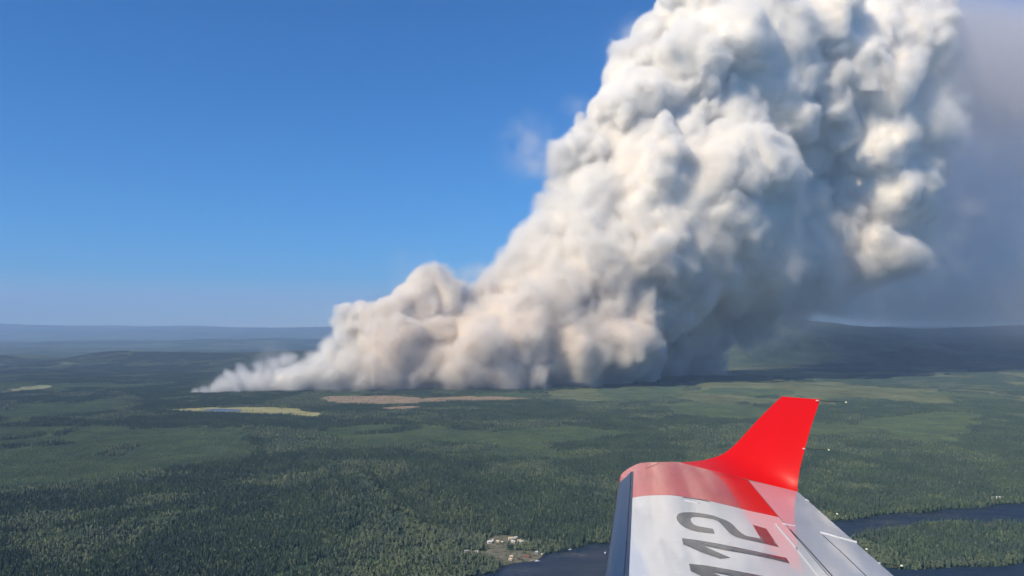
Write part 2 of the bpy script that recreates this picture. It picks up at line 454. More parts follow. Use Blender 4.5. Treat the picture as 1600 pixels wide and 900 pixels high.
lib = bpy.data.collections.new("tree_library")
NV = 5
def lib_add(me, i):
    o = bpy.data.objects.new("tree_%03d" % i, me); lib.objects.link(o)
li = 0
for kind, n in ((0, 66), (1, 62), (2, 80)):
    for s in range(NV): lib_add(tile_mesh(kind, 100 * kind + s, n, TS + 4), li); li += 1
for kind in (0, 1, 2):
    for s in range(NV): lib_add(tile_mesh(kind, 1000 + 100 * kind + s, 1, .1), li); li += 1

# tile cells covering the land in view
pts = []; idx = []; rotz = []; scl = []
def in_view(x, y, pad=1.1): return (y > 1480) & (np.abs(x) < y * .667 * pad + 150)
NEAR_STRIP = (1530, 1566)          # single trees stand here on the left, see below
X0, X1 = ground(-8, 900)[0], ground(640, 900)[0]
nyr = int((12500 - 1480) / TS)
cells = []
for j in range(nyr):
    y = 1500 + j * TS; w = y * .667 * 1.06 + 120
    xs = np.arange(-w, w, TS) + (j % 2) * TS * .5
    cells.append(np.stack([xs, np.full_like(xs, y)], 1))
cells = np.concatenate(cells)
cells = cells + rng.uniform(-3, 3, cells.shape)
cx, cyy = cells[:, 0], cells[:, 1]
state = np.zeros(len(cells), int)      # 0 full, 1 boundary, 2 none
hs = TS * .55
for P in OPEN_POLYS:
    Pa = np.array(P); bb = (cx > Pa[:, 0].min() - 40) & (cx < Pa[:, 0].max() + 40) & (cyy > Pa[:, 1].min() - 40) & (cyy < Pa[:, 1].max() + 40)
    ii = np.where(bb)[0]
    cnt = np.zeros(len(ii), int)
    for (ox, oy) in ((0, 0), (-hs, -hs), (hs, -hs), (-hs, hs), (hs, hs), (0, hs), (0, -hs), (hs, 0), (-hs, 0)):
        cnt += inside(P, cx[ii] + ox, cyy[ii] + oy)
    near_edge = seg_dist(P + [P[0]], cx[ii], cyy[ii]) < hs * 1.3
    state[ii] = np.where(cnt == 9, 2, np.where((cnt > 0) | near_edge, np.maximum(state[ii], 1), state[ii]))

state = np.where((seg_dist(RAVINE, cx, cyy) < 190) & (state == 0), 1, state)
strip = (cyy > NEAR_STRIP[0] - hs) & (cyy < NEAR_STRIP[1] + hs) & (cx < X1 + 30)
state = np.where(strip & (state == 0), 1, state)
cc1, cc2 = cover(cx, cyy)
mixn = fbm(cx / 260 + 5, cyy / 260, 6, 4)
kind = np.where(cc1 > .55, 2, np.where(mixn + .25 * cc1 > .56, 1, 0))
tk = np.full(len(cx), 1e9)
for T in TRACKS_AND_LIT_RIM: tk = np.minimum(tk, seg_dist(T, cx, cyy))
kind = np.where(tk < 26, 1 + (rng.random(len(cx)) < .4), kind)
full = (state == 0) & (cc2 < .55) & ~((kind == 2) & (cyy > 7500))
ch = height(cx, cyy)
for i in np.where(full)[0]:
    pts.append((cx[i], cyy[i], ch[i])); idx.append(kind[i] * NV + rng.integers(NV)); rotz.append(rng.integers(4) * PI / 2 + rng.uniform(-.1, .1)); scl.append(rng.uniform(.9, 1.12))
bx_, by_, bk = [], [], []
for i in np.where(state == 1)[0]:
    n = 62 if cyy[i] < 3500 else 40
    q = rng.uniform(-TS / 2, TS / 2, (n, 2)); bx_ += list(cx[i] + q[:, 0]); by_ += list(cyy[i] + q[:, 1]); bk += [kind[i]] * n
bx_, by_, bk = np.array(bx_), np.array(by_), np.array(bk)
ok = np.ones(len(bx_), bool)
for P in OPEN_POLYS: ok &= ~inside(P, bx_, by_)
ok &= ~((by_ > NEAR_STRIP[0]) & (by_ < NEAR_STRIP[1]) & (bx_ < X1) & (bx_ > X0))
bh = height(bx_, by_) 
for i in np.where(ok)[0]:
    pts.append((bx_[i], by_[i], bh[i] - 0)); idx.append(3 * NV + bk[i] * NV + rng.integers(NV)); rotz.append(rng.uniform(0, 6.28)); scl.append(rng.uniform(.8, 1.15))
# stragglers in the open ground
for P in (BURN, BURN, WETLAND, BURN2, FIELD_L1):
    Pa = np.array(P); q = rng.uniform(Pa.min(0), Pa.max(0), (330, 2)); kk = inside(P, q[:, 0], q[:, 1]) & (fbm(q[:, 0] / 120, q[:, 1] / 120, 3, 2) > .5)
    for x, y in q[kk]:
        pts.append((x, y, 1.5)); idx.append(3 * NV + rng.integers(3) * NV + rng.integers(NV)); rotz.append(rng.uniform(0, 6.28)); scl.append(rng.uniform(.5, 1.0))
# scattered trees among the houses
for i in range(150):
    P = np.array(VILLAGE); x = rng.uniform(P[:, 0].min(), P[:, 0].max()); y = rng.uniform(P[:, 1].min(), P[:, 1].max())
    if inside(VILLAGE, x, y):
        pts.append((x, y, 1.5)); idx.append(3 * NV + rng.integers(2) * NV + rng.integers(NV)); rotz.append(rng.uniform(0, 6.28)); scl.append(rng.uniform(.3, .7))
print("forest instances", len(pts))

def gn_group(name, links_in=True):
    ng = bpy.data.node_groups.new(name, 'GeometryNodeTree')
    ng.interface.new_socket("Geometry", in_out='INPUT', socket_type='NodeSocketGeometry')
    ng.interface.new_socket("Geometry", in_out='OUTPUT', socket_type='NodeSocketGeometry')
    gi = ng.nodes.new("NodeGroupInput"); go = ng.nodes.new("NodeGroupOutput")
    return ng, ng.nodes, ng.links, gi, go

def named(N, name, typ='FLOAT'):
    n = N.new("GeometryNodeInputNamedAttribute"); n.data_type = typ; n.inputs[0].default_value = name
    return n.outputs[0]

ng, N, L, gi, go = gn_group("forest_scatter")
ci = N.new("GeometryNodeCollectionInfo"); ci.inputs[0].default_value = lib; ci.inputs[1].default_value = True; ci.inputs[2].default_value = True
ip = N.new("GeometryNodeInstanceOnPoints"); L.new(gi.outputs[0], ip.inputs["Points"]); L.new(ci.outputs[0], ip.inputs["Instance"])
ip.inputs["Pick Instance"].default_value = True
L.new(named(N, "pick", 'INT'), ip.inputs["Instance Index"])
L.new(named(N, "turn", 'FLOAT_VECTOR'), ip.inputs["Rotation"]); L.new(named(N, "size", 'FLOAT_VECTOR'), ip.inputs["Scale"])
L.new(ip.outputs[0], go.inputs[0])
me = bpy.data.meshes.new("forest"); P_ = np.array(pts, np.float32)
me.vertices.add(len(P_)); me.vertices.foreach_set("co", P_.ravel())
a = me.attributes.new("pick", 'INT', 'POINT'); a.data.foreach_set("value", np.array(idx, np.int32))
a = me.attributes.new("turn", 'FLOAT_VECTOR', 'POINT'); tv = np.zeros_like(P_); tv[:, 2] = rotz; a.data.foreach_set("vector", tv.ravel())
a = me.attributes.new("size", 'FLOAT_VECTOR', 'POINT'); tv = np.repeat(np.array(scl, np.float32)[:, None], 3, 1); a.data.foreach_set("vector", np.ascontiguousarray(tv).ravel())
fo = link("forest", me); fo.modifiers.new("scatter", 'NODES').node_group = ng
tag(fo, "dense dark green conifer forest mixed with paler broadleaf trees covering the plain", "forest", kind="stuff")

# the nearest trees, one by one
def tree_parts(seed):
    rnd = random.Random(seed); V, F, MI = [], [], []
    conifer(V, F, MI, 0, 0, 0, 18, 2.5, rnd, 0, 5, 7)
    cm = bpy.data.meshes.new("crown"); cm.from_pydata(V, [], F); cm.materials.append(M_SPRUCE)
    bm = bmesh.new(); bmesh.ops.create_cone(bm, segments=6, radius1=.28, radius2=.08, depth=12, cap_ends=True)
    bmesh.ops.translate(bm, verts=bm.verts, vec=(0, 0, 6 - .5))
    tm = bpy.data.meshes.new("trunk"); bm.to_mesh(tm); bm.free(); tm.materials.append(M_BARK)
    return cm, tm
TP = [tree_parts(s) for s in range(6)]
n_trees = 300
for i in range(n_trees):
    col_ = i % 100; row = i // 100
    x = X0 + (X1 - X0) * (col_ + .5 + rng.uniform(-.4, .4) + .3 * row) / 100.3; y = NEAR_STRIP[0] + 8 + (row + .5 + rng.uniform(-.3, .3)) * 9
    e = bpy.data.objects.new("spruce_tree", None); C.objects.link(e)
    e.location = (x, y, float(height(np.array([x]), np.array([y]))[0]) - .3); e.rotation_euler = (0, 0, rng.uniform(0, 6.28)); s = rng.uniform(.75, 1.25); e.scale = (s, s, s)
    tag(e, "dark green pointed spruce at the near edge of the forest", "tree", "nearest spruces along the lower left edge")
    cm, tm = TP[i % 6]
    link("crown", cm, e); link("trunk", tm, e)

# ------------------------------------------------------------------ lakeside houses and boats
def box(bm, x0, x1, y0, y1, z0, z1):
    vs = [bm.verts.new(p) for p in ((x0, y0, z0), (x1, y0, z0), (x1, y1, z0), (x0, y1, z0), (x0, y0, z1), (x1, y0, z1), (x1, y1, z1), (x0, y1, z1))]
    for f in ((3, 2, 1, 0), (4, 5, 6, 7), (0, 1, 5, 4), (1, 2, 6, 5), (2, 3, 7, 6), (3, 0, 4, 7)): bm.faces.new([vs[k] for k in f])
def bm_link(name, bm, mat, parent=None, smooth=False):
    me = bpy.data.meshes.new(name); bmesh.ops.recalc_face_normals(bm, faces=bm.faces); bm.to_mesh(me); bm.free()
    if smooth: me.polygons.foreach_set("use_smooth", np.ones(len(me.polygons), bool))
    me.materials.append(mat); return link(name, me, parent)
WALLS = {'white': simple_mat("white_siding", (.60, .59, .56), .6), 'cream': simple_mat("cream_siding", (.70, .60, .42), .6),
         'brown': simple_mat("brown_logs", (.20, .13, .09), .8, .2), 'grey': simple_mat("grey_siding", (.38, .38, .38), .7)}
ROOFS = {'white': simple_mat("white_metal_roof", (.62, .62, .60), .45), 'grey': simple_mat("grey_metal_roof", (.42, .43, .45), .5),
         'red': simple_mat("red_brown_roof", (.22, .08, .06), .6), 'dark': simple_mat("dark_shingle_roof", (.06, .055, .05), .8), 'tan': simple_mat("tan_roof", (.62, .50, .34), .6)}
M_PANE = simple_mat("window_glass", (.02, .03, .04), .1)
M_DOOR = simple_mat("door_paint", (.15, .10, .07), .5)
def house(px, py, w, d, h, rot, wall, roof, label):
    g = ground(px, py, 1.5)
    e = bpy.data.objects.new("house", None); C.objects.link(e); e.location = (g[0], g[1], 1.5); e.rotation_euler = (0, 0, R(rot))
    tag(e, label, "house", "buildings of the lakeside settlement")
    bm = bmesh.new(); box(bm, -w / 2, w / 2, -d / 2, d / 2, -.4, h)
    for s in (-1, 1):
        a_ = [bm.verts.new(p) for p in ((s * w / 2, -d / 2, h), (s * w / 2, d / 2, h), (s * w / 2, 0, h + d * .3))]; bm.faces.new(a_)
    bm_link("wall", bm, WALLS[wall], e)
    bm = bmesh.new(); o = .5; t = .25; rise = d * .3; k = (d / 2 + o) / (d / 2)
    pr = [(-(d / 2 + o), h + rise - rise * k), (0, h + rise + .02), (d / 2 + o, h + rise - rise * k)]
    top = [(a_, b_ + t) for a_, b_ in pr]
    loop = pr + top[::-1]
    A_ = [bm.verts.new((-w / 2 - o, p[0], p[1])) for p in loop]; B_ = [bm.verts.new((w / 2 + o, p[0], p[1])) for p in loop]
    for i in range(6): bm.faces.new([A_[i], A_[(i + 1) % 6], B_[(i + 1) % 6], B_[i]])
    bm.faces.new([A_[0], A_[1], A_[4], A_[5]]); bm.faces.new([A_[1], A_[2], A_[3], A_[4]])
    bm.faces.new([B_[0], B_[1], B_[4], B_[5]]); bm.faces.new([B_[1], B_[2], B_[3], B_[4]])
    bm_link("roof", bm, ROOFS[roof], e)
    for xx in (-w * .3, w * .3):
        bm = bmesh.new(); box(bm, xx - .7, xx + .7, -d / 2 - .06, -d / 2 + .05, h * .4, h * .78); bm_link("window", bm, M_PANE, e)
    bm = bmesh.new(); box(bm, -.5, .5, -d / 2 - .06, -d / 2 + .05, .0, 2.1); bm_link("door", bm, M_DOOR, e)
HS = [(765, 849, 10, 9, 4.5, 20, 'white', 'white', "white cabin at the left end of the upper clearing"),
      (771, 844.5, 7, 5, 3, 60, 'cream', 'grey', "small grey roofed shed just behind the white cabin"),
      (778, 847, 8, 5, 2.8, -20, 'cream', 'tan', "low tan roofed house in the middle of the upper clearing"),
      (784.5, 848, 4, 4, 2.6, 0, 'white', 'white', "tiny white hut in the middle of the upper clearing"),
      (798, 843.5, 11, 8, 4.5, 15, 'cream', 'tan', "large cream house at the back of the upper clearing"),
      (802, 848, 8, 7, 3.5, -10, 'cream', 'white', "cream cottage in front of the large cream house"),
      (806, 841.5, 7, 6, 3.5, 30, 'white', 'white', "white roofed house at the back right of the clearing"),
      (811, 846.5, 8, 6, 3.5, 10, 'white', 'tan', "pale house at the right end of the upper clearing"),
      (814.5, 848, 9, 6, 3.2, 35, 'white', 'white', "long white house at the right end of the upper clearing"),
      (729, 863, 10, 6, 3.5, 20, 'white', 'grey', "lone white house at the left end of the shore road"),
      (745, 863, 6, 4, 2.6, 0, 'cream', 'white', "small pale hut beside the shore road"),
      (799, 871, 7, 6, 3.2, 10, 'cream', 'tan', "tan roofed cabin on the shore field"),
      (797.5, 875.5, 7, 5, 3.2, -10, 'white', 'tan', "pale cabin with dark doorway near the lake edge"),
      (811, 874.5, 6, 5, 3, 0, 'brown', 'dark', "dark shingled cabin on the shore field"),
      (820.5, 870.5, 8, 5, 3.2, -25, 'brown', 'red', "red brown roofed cabin on the shore field"),
      (825.5, 871.5, 7, 5, 3.2, -25, 'brown', 'red', "red brown roofed cabin nearest the boat dock"),
      (838.5, 865, 6, 6, 4, 0, 'grey', 'grey', "grey boathouse beside the lake"),
      (1560, 778.5, 15, 7, 4, 5, 'white', 'white', "long white building in the far shore clearing on the right")]
for h_ in HS: house(*h_)

M_HULL = simple_mat("white_hull", (.8, .8, .8), .3); M_DECK = simple_mat("deck_wood", (.33, .29, .24), .8, .2, 1)
M_CANOPY = simple_mat("boat_cabin", (.6, .62, .65), .3)
def boat(px, py, ln, rot, label):
    g = ground(px, py, .9)
    e = bpy.data.objects.new("boat", None); C.objects.link(e); e.location = (g[0], g[1], .9); e.rotation_euler = (0, 0, R(rot))
    tag(e, label, "boat", "boats on the lake")
    st = [(-.5, .16, .0), (-.3, .19, 0), (0, .2, 0), (.25, .16, .01), (.42, .08, .03), (.5, .005, .05)]
    bm = bmesh.new(); rings = []
    for (u, w, zz) in st:
        rings.append([bm.verts.new((u * ln, a_ * w * ln, b_ + zz * ln)) for a_, b_ in ((-1, 1.0), (-.8, -.1), (0, -.4), (.8, -.1), (1, 1.0))])
    for a_, b_ in zip(rings[:-1], rings[1:]):
        for i in range(4): bm.faces.new([a_[i], a_[i + 1], b_[i + 1], b_[i]])
        bm.faces.new([a_[4], a_[0], b_[0], b_[4]])
    bm.faces.new(rings[0]); bm_link("hull", bm, M_HULL, e)
    bm = bmesh.new(); box(bm, -.2 * ln, .12 * ln, -.12 * ln, .12 * ln, 1.0, 2.4); bmesh.ops.bevel(bm, geom=bm.edges[:], offset=.25, segments=1)
    bm_link("cabin", bm, M_CANOPY, e)
boat(847, 866, 8, 60, "white boat moored off the grey boathouse")
boat(891.5, 859, 8, 20, "white boat just off the wooded shore between the boathouse and the wing")
boat(945.5, 864, 9, 75, "white boat on the lake beside the wing's leading edge")
boat(839.5, 877, 11, 10, "long white boat at the end of the dock")
g0 = ground(826, 877.5, .9); g1 = ground(838, 875, .9)
bm = bmesh.new(); box(bm, 0, float(np.linalg.norm(g1 - g0)), -1.2, 1.2, .5, .8)
dk = bm_link("deck", bm, M_DECK); dk.name = "dock"; dk.location = (g0[0], g0[1], .9); dk.rotation_euler = (0, 0, math.atan2(*(g1 - g0)[::-1]))
tag(dk, "wooden dock leading to the long white boat", "dock")

# ------------------------------------------------------------------ wing (camera-relative metres; world z = EYE + z)
Z_MID, DROP_LE, DROP_TE = -.89, .085, .085
def zprof(u):
    u = np.clip(u, 0, 1)
    yt = (.2969 * np.sqrt(u) - .126 * u - .3516 * u ** 2 + .2843 * u ** 3 - .1036 * u ** 4) / .1 * 1.0
    return yt
def z_up(u): return Z_MID - DROP_LE + DROP_LE * zprof(u) - (DROP_TE - DROP_LE) * u
def z_lo(u): return Z_MID - DROP_LE - DROP_LE * .75 * zprof(u) - .004
def on_z(px, py, z):
    d = ray(px, py); t = z / d[2]; return np.array([d[0] * t, d[1] * t])
zl = Z_MID - DROP_LE; zt = Z_MID - DROP_TE
LE1, LE0 = on_z(968, 748, zl), on_z(945, 900, zl)
TE1, TE0 = on_z(1246, 768, zt), on_z(1396, 900, zt)
def planform(u, v):
    u = np.asarray(u, float)[..., None]; v = np.asarray(v, float)[..., None]
    return (1 - u) * (LE0 + (LE1 - LE0) * v) + u * (TE0 + (TE1 - TE0) * v)
def inv(p):
    u, v = .5, .5
    for _ in range(30):
        f = planform(u, v) - p; e = 1e-4
        Ju = (planform(u + e, v) - planform(u, v)) / e; Jv = (planform(u, v + e) - planform(u, v)) / e
        d = np.linalg.solve(np.stack([Ju, Jv], 1), -f); u += d[0]; v += d[1]
    return float(u), float(v)
def uv_of(px, py):
    z = Z_MID
    for _ in range(12):
        u, v = inv(on_z(px, py, z)); z = .5 * z + .5 * float(z_up(u))
    return u, v
def S(u, v, off=0.0):
    p = planform(u, v); z = z_up(np.asarray(u, float)) + off
    return np.concatenate([p, (z + EYE)[..., None]], -1)

def curve_v(pix):
    q = sorted(uv_of(*p) for p in pix)
    us = [a_ for a_, b_ in q]; vs = [b_ for a_, b_ in q]
    return lambda u: np.interp(u, us, vs)
tip_pix = [(969, 744), (974, 738), (985, 730), (1000, 723.5), (1030, 722), (1065, 722), (1120, 735), (1168, 750), (1246, 768)]
VT = curve_v(tip_pix)
VB = curve_v([(970, 782), (986, 778.5), (1005, 775), (1050, 774), (1100, 781), (1170, 798), (1216, 808)])
UH = np.mean([uv_of(*p)[0] for p in ((1168, 750), (1215, 808), (1238, 830), (1300, 900))])
print("hinge u", [uv_of(*p) for p in ((1168, 750), (1215, 808), (1238, 830), (1300, 900), (1213, 820), (1278, 900))], "LE", LE0, LE1, "TE", TE0, TE1)
UBOOT = .085
print("boot u", [uv_of(*p) for p in ((985, 740), (983, 780), (975, 900))], "tab", [uv_of(*p) for p in ((1284, 834), (1350, 898), (1340, 848))])
V0 = -.9

def m_paint(name, col, rough=.25, spec=.3, coat=.75, grime=0.06):
    m, N, L, out = new_mat(name)
    tc = N.new("ShaderNodeTexCoord"); n = noise_node(N, L, 3.0, 6, .65, tc.outputs["Object"])
    mp = N.new("ShaderNodeMapping"); mp.inputs["Scale"].default_value = (1.2, 22, 1.2); mp.inputs["Rotation"].default_value = (0, 0, R(-9)); L.new(tc.outputs["Object"], mp.inputs[0])
    n2 = noise_node(N, L, 2.0, 5, .6, mp.outputs[0])
    b = pbsdf(N, Roughness=rough); b.inputs["Specular IOR Level"].default_value = spec
    b.inputs["Coat Weight"].default_value = coat; b.inputs["Coat Roughness"].default_value = .03; b.inputs["Coat IOR"].default_value = 1.5
    c = mixc(N, L, ramp(N, L, n.outputs[0], .35, .75), col, tuple(x * (1 - grime) for x in col))
    c = mixc(N, L, ramp(N, L, n2.outputs[0], .55, .85), c, tuple(x * (1 - grime * 2) for x in col))
    L.new(c, b.inputs["Base Color"])
    bp = N.new("ShaderNodeBump"); bp.inputs["Strength"].default_value = .04; bp.inputs["Distance"].default_value = .01
    n3 = noise_node(N, L, 5.0, 2, .5, tc.outputs["Object"]); L.new(n3.outputs[0], bp.inputs["Height"])
    L.new(bp.outputs[0], b.inputs["Coat Normal"])
    L.new(b.outputs[0], out.inputs[0]); return m
M_WHITE = m_paint("white_wing_paint", (.66, .66, .64))
M_AIL = m_paint("grey_white_aileron_paint", (.50, .51, .54))
M_RED = m_paint("red_wing_paint", (.60, .020, .014), grime=.2, coat=.55)
M_DIGIT = m_paint("grey_numeral_paint", (.06, .06, .06), grime=.1, coat=.55)
M_BOOT = simple_mat("dark_blue_deice_rubber", (.012, .030, .065), .32, .15, 30)
M_FIT_GLINT = simple_mat("pale_fitting_and_glint", (.52, .52, .53), .5)  # pale fittings, and the painted glints along seam and tab edge
M_GAP = simple_mat("dark_gap", (.03, .035, .05), .7)
M_WICK = simple_mat("black_wick_rod", (.02, .02, .02), .5)
M_TIPW = simple_mat("pale_wick_tip", (.85, .85, .6), .4)

wing = bpy.data.objects.new("aircraft_wing", None); C.objects.link(wing); wing.location = (0, 0, EYE)
tag(wing, "outer part of a white aircraft wing with red upturned winglet and grey numerals", "aircraft wing")
def wlink(name, me, parent=None):
    o = link(name, me, parent or wing)
    if parent is None: o.location = (0, 0, -EYE)
    return o
def region(name, us, v0f, v1f, nv, mat, off=0.0, lower=False, skirt=0.0):
    us = np.asarray(us); t = np.linspace(0, 1, nv)
    a_ = v0f(us)[:, None]; b_ = v1f(us)[:, None]; V = a_ + (b_ - a_) * t[None, :]
    U = np.repeat(us[:, None], nv, 1)
    if lower:
        p = planform(U, V); P3 = np.concatenate([p, (z_lo(U) + EYE)[..., None]], -1)
    else: P3 = S(U, V, off)
    nu = len(us); v = P3.reshape(-1, 3); f = grid_faces(nu, nv)
    if skirt:
        ring = [i * nv for i in range(nu)] + [(nu - 1) * nv + j for j in range(1, nv)] + [i * nv + nv - 1 for i in range(nu - 2, -1, -1)] + [j for j in range(nv - 2, 0, -1)]
        base = len(v); low = v[ring].copy(); low[:, 2] -= skirt; v = np.concatenate([v, low]); k = len(ring)
        f = np.concatenate([f, np.array([(ring[i], ring[(i + 1) % k], base + (i + 1) % k, base + i) for i in range(k)])])
    me = mesh_np(name, v, f, mat, smooth=True)
    bm = bmesh.new(); bm.from_mesh(me); bmesh.ops.recalc_face_normals(bm, faces=bm.faces)
    upf = max(bm.faces, key=lambda q: abs(q.normal.z) * q.calc_area())
    if (upf.normal.z < 0) != lower:
        for q in bm.faces: q.normal_flip()
    for e in bm.edges:
        if len(e.link_faces) == 2 and e.calc_face_angle(0) > .6: e.smooth = False
    bm.to_mesh(me); bm.free()
    return wlink(name, me)
cst = lambda k: (lambda u: np.full(np.shape(u), float(k)))
us_le = UBOOT * np.linspace(0, 1, 14) ** 2
VBOOT = curve_v([(968, 755), (976, 748), (986, 738)])
region("deicing_boot", us_le, cst(V0), lambda u: VBOOT(u) , 60, M_BOOT, .003)
region("wing_tip_cap", us_le, lambda u: VBOOT(u) + .002, VT, 10, M_RED)
us_m = np.linspace(UBOOT, UH - .004, 60)
gp = .002
region("upper_skin", us_m, cst(V0), lambda u: np.minimum(VB(u), VT(u) - .005), 60, M_WHITE)
region("red_tip_skin", us_m, lambda u: np.minimum(VB(u), VT(u) - .005) + .0012, VT, 24, M_RED)
VA = curve_v([(1168, 750), (1200, 757), (1246, 768)])
region("aileron", np.linspace(UH, 1, 30), cst(V0), lambda u: VA(u) - .003, 60, M_AIL, .0005, skirt=.02)
# dark well under the gaps
region("aileron_gap", np.linspace(UBOOT, UH + .03, 24), cst(V0), lambda u: VA(u) - .01, 20, M_GAP, -.012)
region("lower_skin", np.concatenate([us_le, np.linspace(UBOOT, 1, 30)[1:]]), cst(V0), lambda u: VT(u) - .001, 30, M_WHITE, lower=True)
# tip and leading-edge closing ribs
for nm, uu in (("tip_rib", np.concatenate([us_le, np.linspace(UBOOT, 1, 60)[1:]])),):
    vv = VT(uu); top = S(uu, vv, -.0005); bot = top.copy(); bot[:, 2] = z_lo(uu) + EYE
    wlink(nm, mesh_np(nm, np.concatenate([top, bot]), [(i, i + 1, len(uu) + i + 1, len(uu) + i) for i in range(len(uu) - 1)], M_RED))

# strips along lines on the wing
def strip_on(name, pix, width, mat, off=.002, h=.003):
    q = [uv_of(*p) for p in pix]; dense = []
    for (a_, b_), (c_, d_) in zip(q[:-1], q[1:]):
        for t in np.linspace(0, 1, 16): dense.append((a_ + (c_ - a_) * t, b_ + (d_ - b_) * t))
    P3 = np.array([S(np.array(a_), np.array(b_), off) for a_, b_ in dense]); tg = np.gradient(P3[:, :2], axis=0); tg /= np.linalg.norm(tg, axis=1)[:, None] + 1e-9
    nr_ = np.stack([-tg[:, 1], tg[:, 0]], 1) * width / 2
    n = len(P3); V = []
    for s, dz in ((-1, -off - .002), (-.7, h), (.7, h), (1, -off - .002)):
        V.append(np.concatenate([P3[:, :2] + nr_ * s, (P3[:, 2] + dz)[:, None]], 1))
    V = np.concatenate(V); F = [(k * n + i, k * n + i + 1, (k + 1) * n + i + 1, (k + 1) * n + i) for k in range(3) for i in range(n - 1)]
    return wlink(name, mesh_np(name, V, F, mat))
strip_on("seam_glint_strip", [(1212, 819), (1245, 858), (1279, 901), (1310, 940)], .003, M_FIT_GLINT)  # specular glint beside the aileron seam, painted as a pale strip
strip_on("hinge_groove", [(1234, 827), (1266, 862), (1300, 900), (1335, 940)], .008, M_GAP, .0006, .0006)
strip_on("trim_tab_groove", [(1285, 836), (1318, 866), (1352, 899), (1385, 932)], .005, M_GAP, .0012, .0003)
strip_on("trim_tab_glint_strip", [(1282, 832), (1310, 840), (1339, 847)], .0022, M_FIT_GLINT)  # pale strip painting the glint on the tab edge
strip_on("hinge_fairing", [(1222, 818), (1229, 819.5), (1243, 822)], .005, M_FIT_GLINT, .001, .002)
strip_on("boot_edge_strip", [(986, 738), (985, 760), (982, 800), (979, 850), (975, 901), (972, 940)], .007, M_GAP, .0035, .001)
strip_on("light_fairing", [(1070, 782), (1082, 784), (1092, 786.5)], .014, M_FIT_GLINT, .001, .002)
strip_on("chipped_paint", [(1067, 777), (1080, 779), (1095, 781), (1108, 784)], .014, M_GAP, .001, .0006)
strip_on("panel_scratch", [(1010, 732), (1020, 728), (1030, 724)], .006, M_GAP, .0006, .0004)

# numerals, painted flat on the skin
def decal(name, uvs, mat, off=.0012):
    us = [a_ for a_, b_ in uvs]; vs = [b_ for a_, b_ in uvs]
    co = [Vector(p) for p in uvs]; n = len(co)
    for a_ in np.arange(min(us), max(us), .012):
        for b_ in np.arange(min(vs), max(vs), .02):
            if inside(uvs, a_, b_): co.append(Vector((float(a_), float(b_))))
    v, e, f, *_ = delaunay_2d_cdt(co, [], [list(range(n))], 1, 1e-6)
    P3 = S(np.array([p.x for p in v]), np.array([p.y for p in v]), off)
    me = bpy.data.meshes.new(name); me.from_pydata([tuple(p) for p in P3], [], [tuple(q) for q in f]); me.materials.append(mat)
    me.update()
    bm = bmesh.new(); bm.from_mesh(me)
    for q in bm.faces:
        if q.normal.z < 0: q.normal_flip()
        q.smooth = True
    bm.to_mesh(me); bm.free()
    return wlink(name, me)
z75 = lambda L_: [(1040 + x / 7.5, 780 + y / 7.5) for x, y in L_]
def smooth_loop(P, keep=()):
    P = [np.array(p, float) for p in P]; n = len(P); out = []
    for i in range(n):
        if i in keep or (i + 1) % n in keep:
            out.append(tuple(P[i])); continue
        p0, p1, p2, p3 = P[i - 1], P[i], P[(i + 1) % n], P[(i + 2) % n]
        for t in (0, .25, .5, .75): out.append(tuple(.5 * ((2 * p1) + (-p0 + p2) * t + (2 * p0 - 5 * p1 + 4 * p2 - p3) * t * t + (-p0 + 3 * p1 - 3 * p2 + p3) * t ** 3)))
    return out
two = [(555, 350), (400, 322), (330, 298), (297, 255), (300, 222), (335, 208), (440, 215), (560, 238), (620, 265), (665, 305), (710, 355), (760, 405), (830, 445), (920, 470), (1000, 488),
       (1325, 563), (1180, 348), (1020, 300), (1115, 465), (960, 435), (900, 405), (840, 355), (790, 303), (720, 255), (640, 225), (540, 190), (400, 165), (290, 155), (190, 160), (145, 180), (128, 220), (150, 270), (200, 315), (270, 352), (360, 378), (480, 395), (575, 405)]
two_s = smooth_loop(two, keep=(0, 15, 16, 17, 18, 36))
decal("numeral_two", [uv_of(*p) for p in z75(two_s)], M_DIGIT)
one = [(190, 460), (370, 480), (600, 520), (1000, 600), (1415, 690), (1455, 755), (1080, 668), (700, 600), (435, 545), (600, 620), (760, 688), (640, 700), (420, 625), (205, 530)]
uv1 = [uv_of(*p) for p in z75(one)]
decal("numeral_one", uv1, M_DIGIT)
d_ = np.array(uv_of(*z75([(275, 758)])[0])) - np.array(uv1[0])
decal("numeral_one", [(a_ + d_[0], b_ + d_[1]) for a_, b_ in uv1], M_DIGIT)

